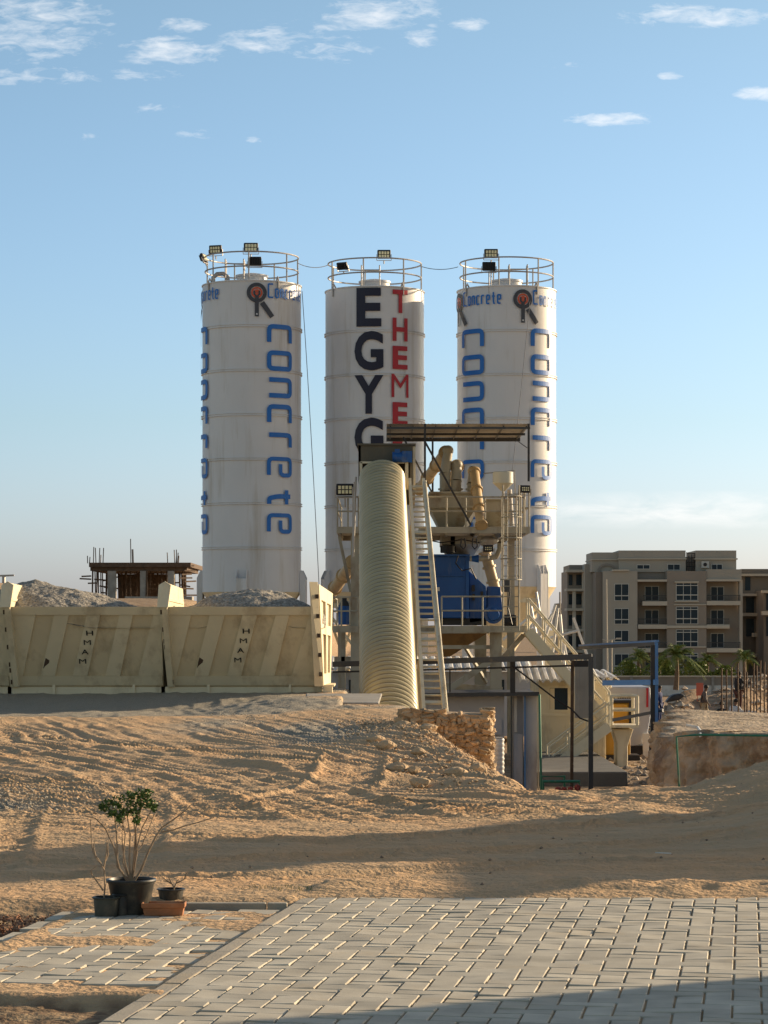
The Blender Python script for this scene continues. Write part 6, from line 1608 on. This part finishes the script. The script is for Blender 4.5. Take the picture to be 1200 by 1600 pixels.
for pts, r, dd in stems:
    b = MB(); q = [PP(x, y+4, dd*(i/len(pts))) + Vector((random.uniform(-.003,.003), random.uniform(-.02,.02), random.uniform(-.003,.003))) for i, (x, y) in enumerate(pts)]
    q[0] = PP(pts[0][0], pts[0][1], 0)
    b.path(q, [r*(1-.6*i/(len(q)-1))*.62 for i in range(len(q))], 7); b.build('stem', m_twig, pl, smooth=True)
b = MB(); q = [PP(252, 1300, 0), PP(270, 1297, .02), PP(290, 1290, .03), PP(310, 1285, .03), PP(335, 1277, .03)]; b.path(q, [.004,.004,.003,.003,.002], 6); b.build('stem', m_twig, pl)
rnd = random.Random(4); b = MB(); b2 = MB()
clus = [(166,1256,9,6),(178,1262,11,10),(186,1252,9,8),(197,1262,11,10),(203,1246,11,9),(213,1250,10,10),(222,1242,12,9),(230,1240,8,7),(216,1262,9,8),(228,1256,8,9),(193,1272,8,6),(176,1272,6,6),(236,1256,6,6),(241,1262,4,5),(160,1262,5,5),(207,1270,6,5),(214,1284,4,5),(186,1282,4,5)]
for (x, y, rx, ry) in clus:
    for i in range(44):
        a = rnd.uniform(0, 6.28); t = rnd.random()**.5; p = PP(x+math.cos(a)*rx*t, y+math.sin(a)*ry*t, rnd.uniform(-.05,.05))
        dv = Vector((rnd.uniform(-1,1), rnd.uniform(-1,1), rnd.uniform(-.4,1))).normalized(); sv = dv.cross(Vector((rnd.uniform(-1,1), rnd.uniform(-1,1), rnd.uniform(-1,1)))).normalized(); L = rnd.uniform(.014,.028); w = L*.32
        nrm = dv.cross(sv)*L*.12
        b.add([p, p+dv*L*.35+sv*w+nrm, p+dv*L, p+dv*L*.35-sv*w+nrm, p+dv*L*.5-nrm], [(0,1,4),(1,2,4),(2,3,4),(3,0,4)])
b.build('foliage', m_leaf, pl)
for k_ in range(0, len(clus), 3):
    x, y, rx, ry = clus[k_]; b2 = MB(); b2.sphere(PP(x+rx*.5, y-ry*.3, -.06), .0045, 6); b2.build('bud', m_leafy, pl)
c = gpt(166, 1433, ZS); c.y += .06; c.x = (166-600)/F*c.y; k2 = c.y/F
pot(c, 20.5*k2, 17.5*k2, 30*k2, m_potg, 'small olive pot with a bare twig, at the left of the group')
tw = thing('bare_twig', c+Vector((0,0,24*k2)), 'crooked bare twig standing in the small olive pot', 'plant')
def Q(px, py, dd=0): return P(px, py, c.y+dd)
for pts in ([(162,1411),(164,1385),(163,1360),(158,1350),(150,1342),(145,1330),(143,1318),(142,1300),(141,1280)], [(161,1391),(152,1378),(143,1366),(142,1360),(152,1352)], [(162,1358),(165,1340),(167,1325),(167,1312)], [(158,1350),(149,1336),(146,1322),(149,1310)], [(165,1345),(169,1335),(168,1322),(170,1312)]):
    b = MB(); q = [Q(x, y, rnd.uniform(-.02,.02)) for x, y in pts]; b.path(q, [.0046*(1-.65*i/(len(q)-1)) for i in range(len(q))], 6); b.build('twig', m_twig, tw, smooth=True)
c = gpt(193, 1432, ZS); c.y += .07; c.x = (190-600)/F*c.y; k3 = c.y/F
pot(c, 13*k3, 12*k3, 33*k3, m_pot, 'narrow grey-black pot squeezed between the olive pot and the largest pot')
c4 = gpt(266, 1413, .0); c4 = Vector(((267-600)/F*13.45, 13.36, .0)); k4 = 13.45/F
pot(Vector((c4.x, c4.y+.09, -.0)), 21*k4, 17*k4, 18*k4, m_pot, 'low black bowl pot with a bare twig behind the terracotta trough')
tw = thing('bare_twig', c4+Vector((0,.09,15*k4)), 'short forked twig in the low black bowl', 'plant')
for pts in ([(271,1400),(272,1386),(268,1380),(258,1374),(251,1367)], [(272,1388),(276,1378),(279,1374)], [(268,1380),(264,1372),(265,1365)], [(288,1374),(291,1366),(294,1361)], [(276,1380),(282,1377),(288,1374)], [(268,1381),(262,1377),(255,1376)]):
    b = MB(); q = [P(x, y, 13.45+rnd.uniform(-.01,.01)) for x, y in pts]; b.path(q, [.0044*(1-.5*i/(len(q)-1)) for i in range(len(q))], 6); b.build('twig', m_twig, tw, smooth=True)
T = thing('terracotta_trough', gpt(255, 1431, ZS), 'long low terracotta trough in front of the black pots', 'planter')
d0 = (CH-ZS)*F/(1431-HY)-.02; b = MB(); kx = d0/F
A = [(220,1428),(289,1431)]
def rr_(x0, x1, y0, y1, z):  return [(x0,y0,z),(x1,y0,z),(x1,y1,z),(x0,y1,z)]
xl_, xr_ = (222-600)*kx, (287-600)*kx; y0_ = d0+.01; z0_ = ZS
lev = [(0, .008), (12*kx, .002), (12.5*kx, -.004), (20*kx, -.006)]
vs = []; fs = []
for z, ins in lev: vs += rr_(xl_+ins, xr_-ins, y0_+ins, y0_+.10-ins, z0_+z)
for z, ins in ((20*kx, .003), (6*kx, .012)): vs += rr_(xl_+ins, xr_-ins, y0_+ins, y0_+.10-ins, z0_+z)
for L_ in range(5):
    for q in range(4): fs.append((L_*4+q, L_*4+(q+1)%4, L_*4+4+(q+1)%4, L_*4+4+q))
fs += [(0,3,2,1), (20,21,22,23)]
b.add(vs, fs); b.build('trough_body', m_terra, T, bevel=.004)
b = MB(); b.add(rr_(xl_+.01, xr_-.01, y0_+.01, y0_+.09, z0_+14*kx), [(0,1,2,3)]); b.build('soil', m_soil, T)
# sprigs of grass and litter
b = MB()
for (cx, cy) in ((590, 1378), (440, 1392), (470, 1396)):
    x0, y0 = gp(cx, cy); z = gz(x0, y0)
    for i in range(70):
        x = x0+rnd.gauss(0,.12); y = y0+rnd.gauss(0,.06); h = rnd.uniform(.01,.03); a = rnd.uniform(-.02,.02)
        b.add([(x-.0015,y,z-.005),(x+.0015,y,z-.005),(x+a,y+rnd.uniform(-.01,.01),z+h)], [(0,1,2)])
props(b.build('grass_sprigs', mat('grass_green', (.07,.14,.03), .7)), 'tiny green grass sprigs on the sand edge', 'grass', kind='stuff')
b = MB(); x, y = gp(1035, 1342); z = gz(x, y)+.02; b.tube((x-.04, y+.03, z), (x+.05, y-.03, z), .004, 6); props(b.build('pale_stick', m_wroof), 'small pale stick lying in the shaded sand at the right', 'stick')
# ------------------------------------------------------------------ unseen buildings added outside the frame, sized to throw the shade
m_plain = mat('house_render', (.45,.38,.28), .9, var=.08, scale=.5)
def plain_house(x0, y0, x1, y1, h, name, label, cat, m=m_plain):
    T = thing(name, ((x0+x1)/2, (y0+y1)/2, 0), label, cat)
    b = MB(); b.box((x0, y0, -.3), (x1, y1, h)); b.build('wall', m, T)
    b = MB(); b.box((x0-.02, y0-.02, h), (x1+.02, y1+.02, h+.12)); b.build('coping', m_trim, T)
    b = MB()
    if h > 2.6:
        for k in range(3):
            yy = y0+(y1-y0)*(k+.5)/3; b.box((x0-.03, yy-.5, 1.0), (x0+.0, yy+.5, 2.1))
        b.build('window', m_glass, T)
    return T
plain_house(8, 2.0, 17, 14.25, 3.6, 'villa', 'plain unseen villa right of the paving, shaped to shade its near corner', 'house')
plain_house(8, 20.9, 9.4, 22.3, 3.3, 'shade_hut', 'small unseen hut added right of the lane to shade the sand', 'hut')
plain_house(8, 17.95, 8.25, 20.85, 2.1, 'shade_wall', 'low unseen wall added right of the lane to shade the sand', 'wall')
# ------------------------------------------------------------------ small fittings
b = MB(); b.box(P(788, 905, 67.9), P(797, 925, 67.9)+Vector((0,.2,0)))
props(b.build('junction_box', m_galv, bevel=.01), 'small grey junction box on the post right of the mixer', 'junction box')
for k, (pts, lab) in enumerate((([(716,868),(712,880),(722,892),(736,888),(744,905)], 'thin black hose looping from the mixer top down its right side'),
        ([(797,925),(794,950),(800,976)], 'short cable dropping from the grey junction box to the deck'),
        ([(660,842),(690,848),(722,843),(760,850),(790,846)], 'black cable slung along the underside of the upper deck'))):
    b = MB(); b.path([P(x, y, 67.6) for x, y in pts], .018, 6); props(b.build('hose', m_lampb), lab, 'hose')
rk = random.Random(21)
for i in range(16):
    y = rk.uniform(22.5, 34); xe_ = float(np.interp(y, [21, 24, 28.4, 34], [1.25, 1.02, .78, .42])); x = xe_+rk.uniform(-.9, .25); z = gz(x, y); s = rk.uniform(.035, .09)
    bm = bmesh.new(); bmesh.ops.create_icosphere(bm, subdivisions=2, radius=1); ph = [rk.uniform(0, 6) for _ in range(3)]
    b = MB(); b.add([Vector((x, y, z+s*.3))+Vector((v.co.x*s*1.3*(1+.2*math.sin(3*v.co.z+ph[0])), v.co.y*s*(1+.2*math.sin(4*v.co.x+ph[1])), v.co.z*s*.7*(1+.2*math.sin(5*v.co.y+ph[2])))) for v in bm.verts], [tuple(v.index for v in f.verts) for f in bm.faces]); bm.free()
    props(b.build('rock', m_stone), 'loose tan rock lying on the dirt slope below the stone wall', 'rock', 'rocks on the dirt slope')
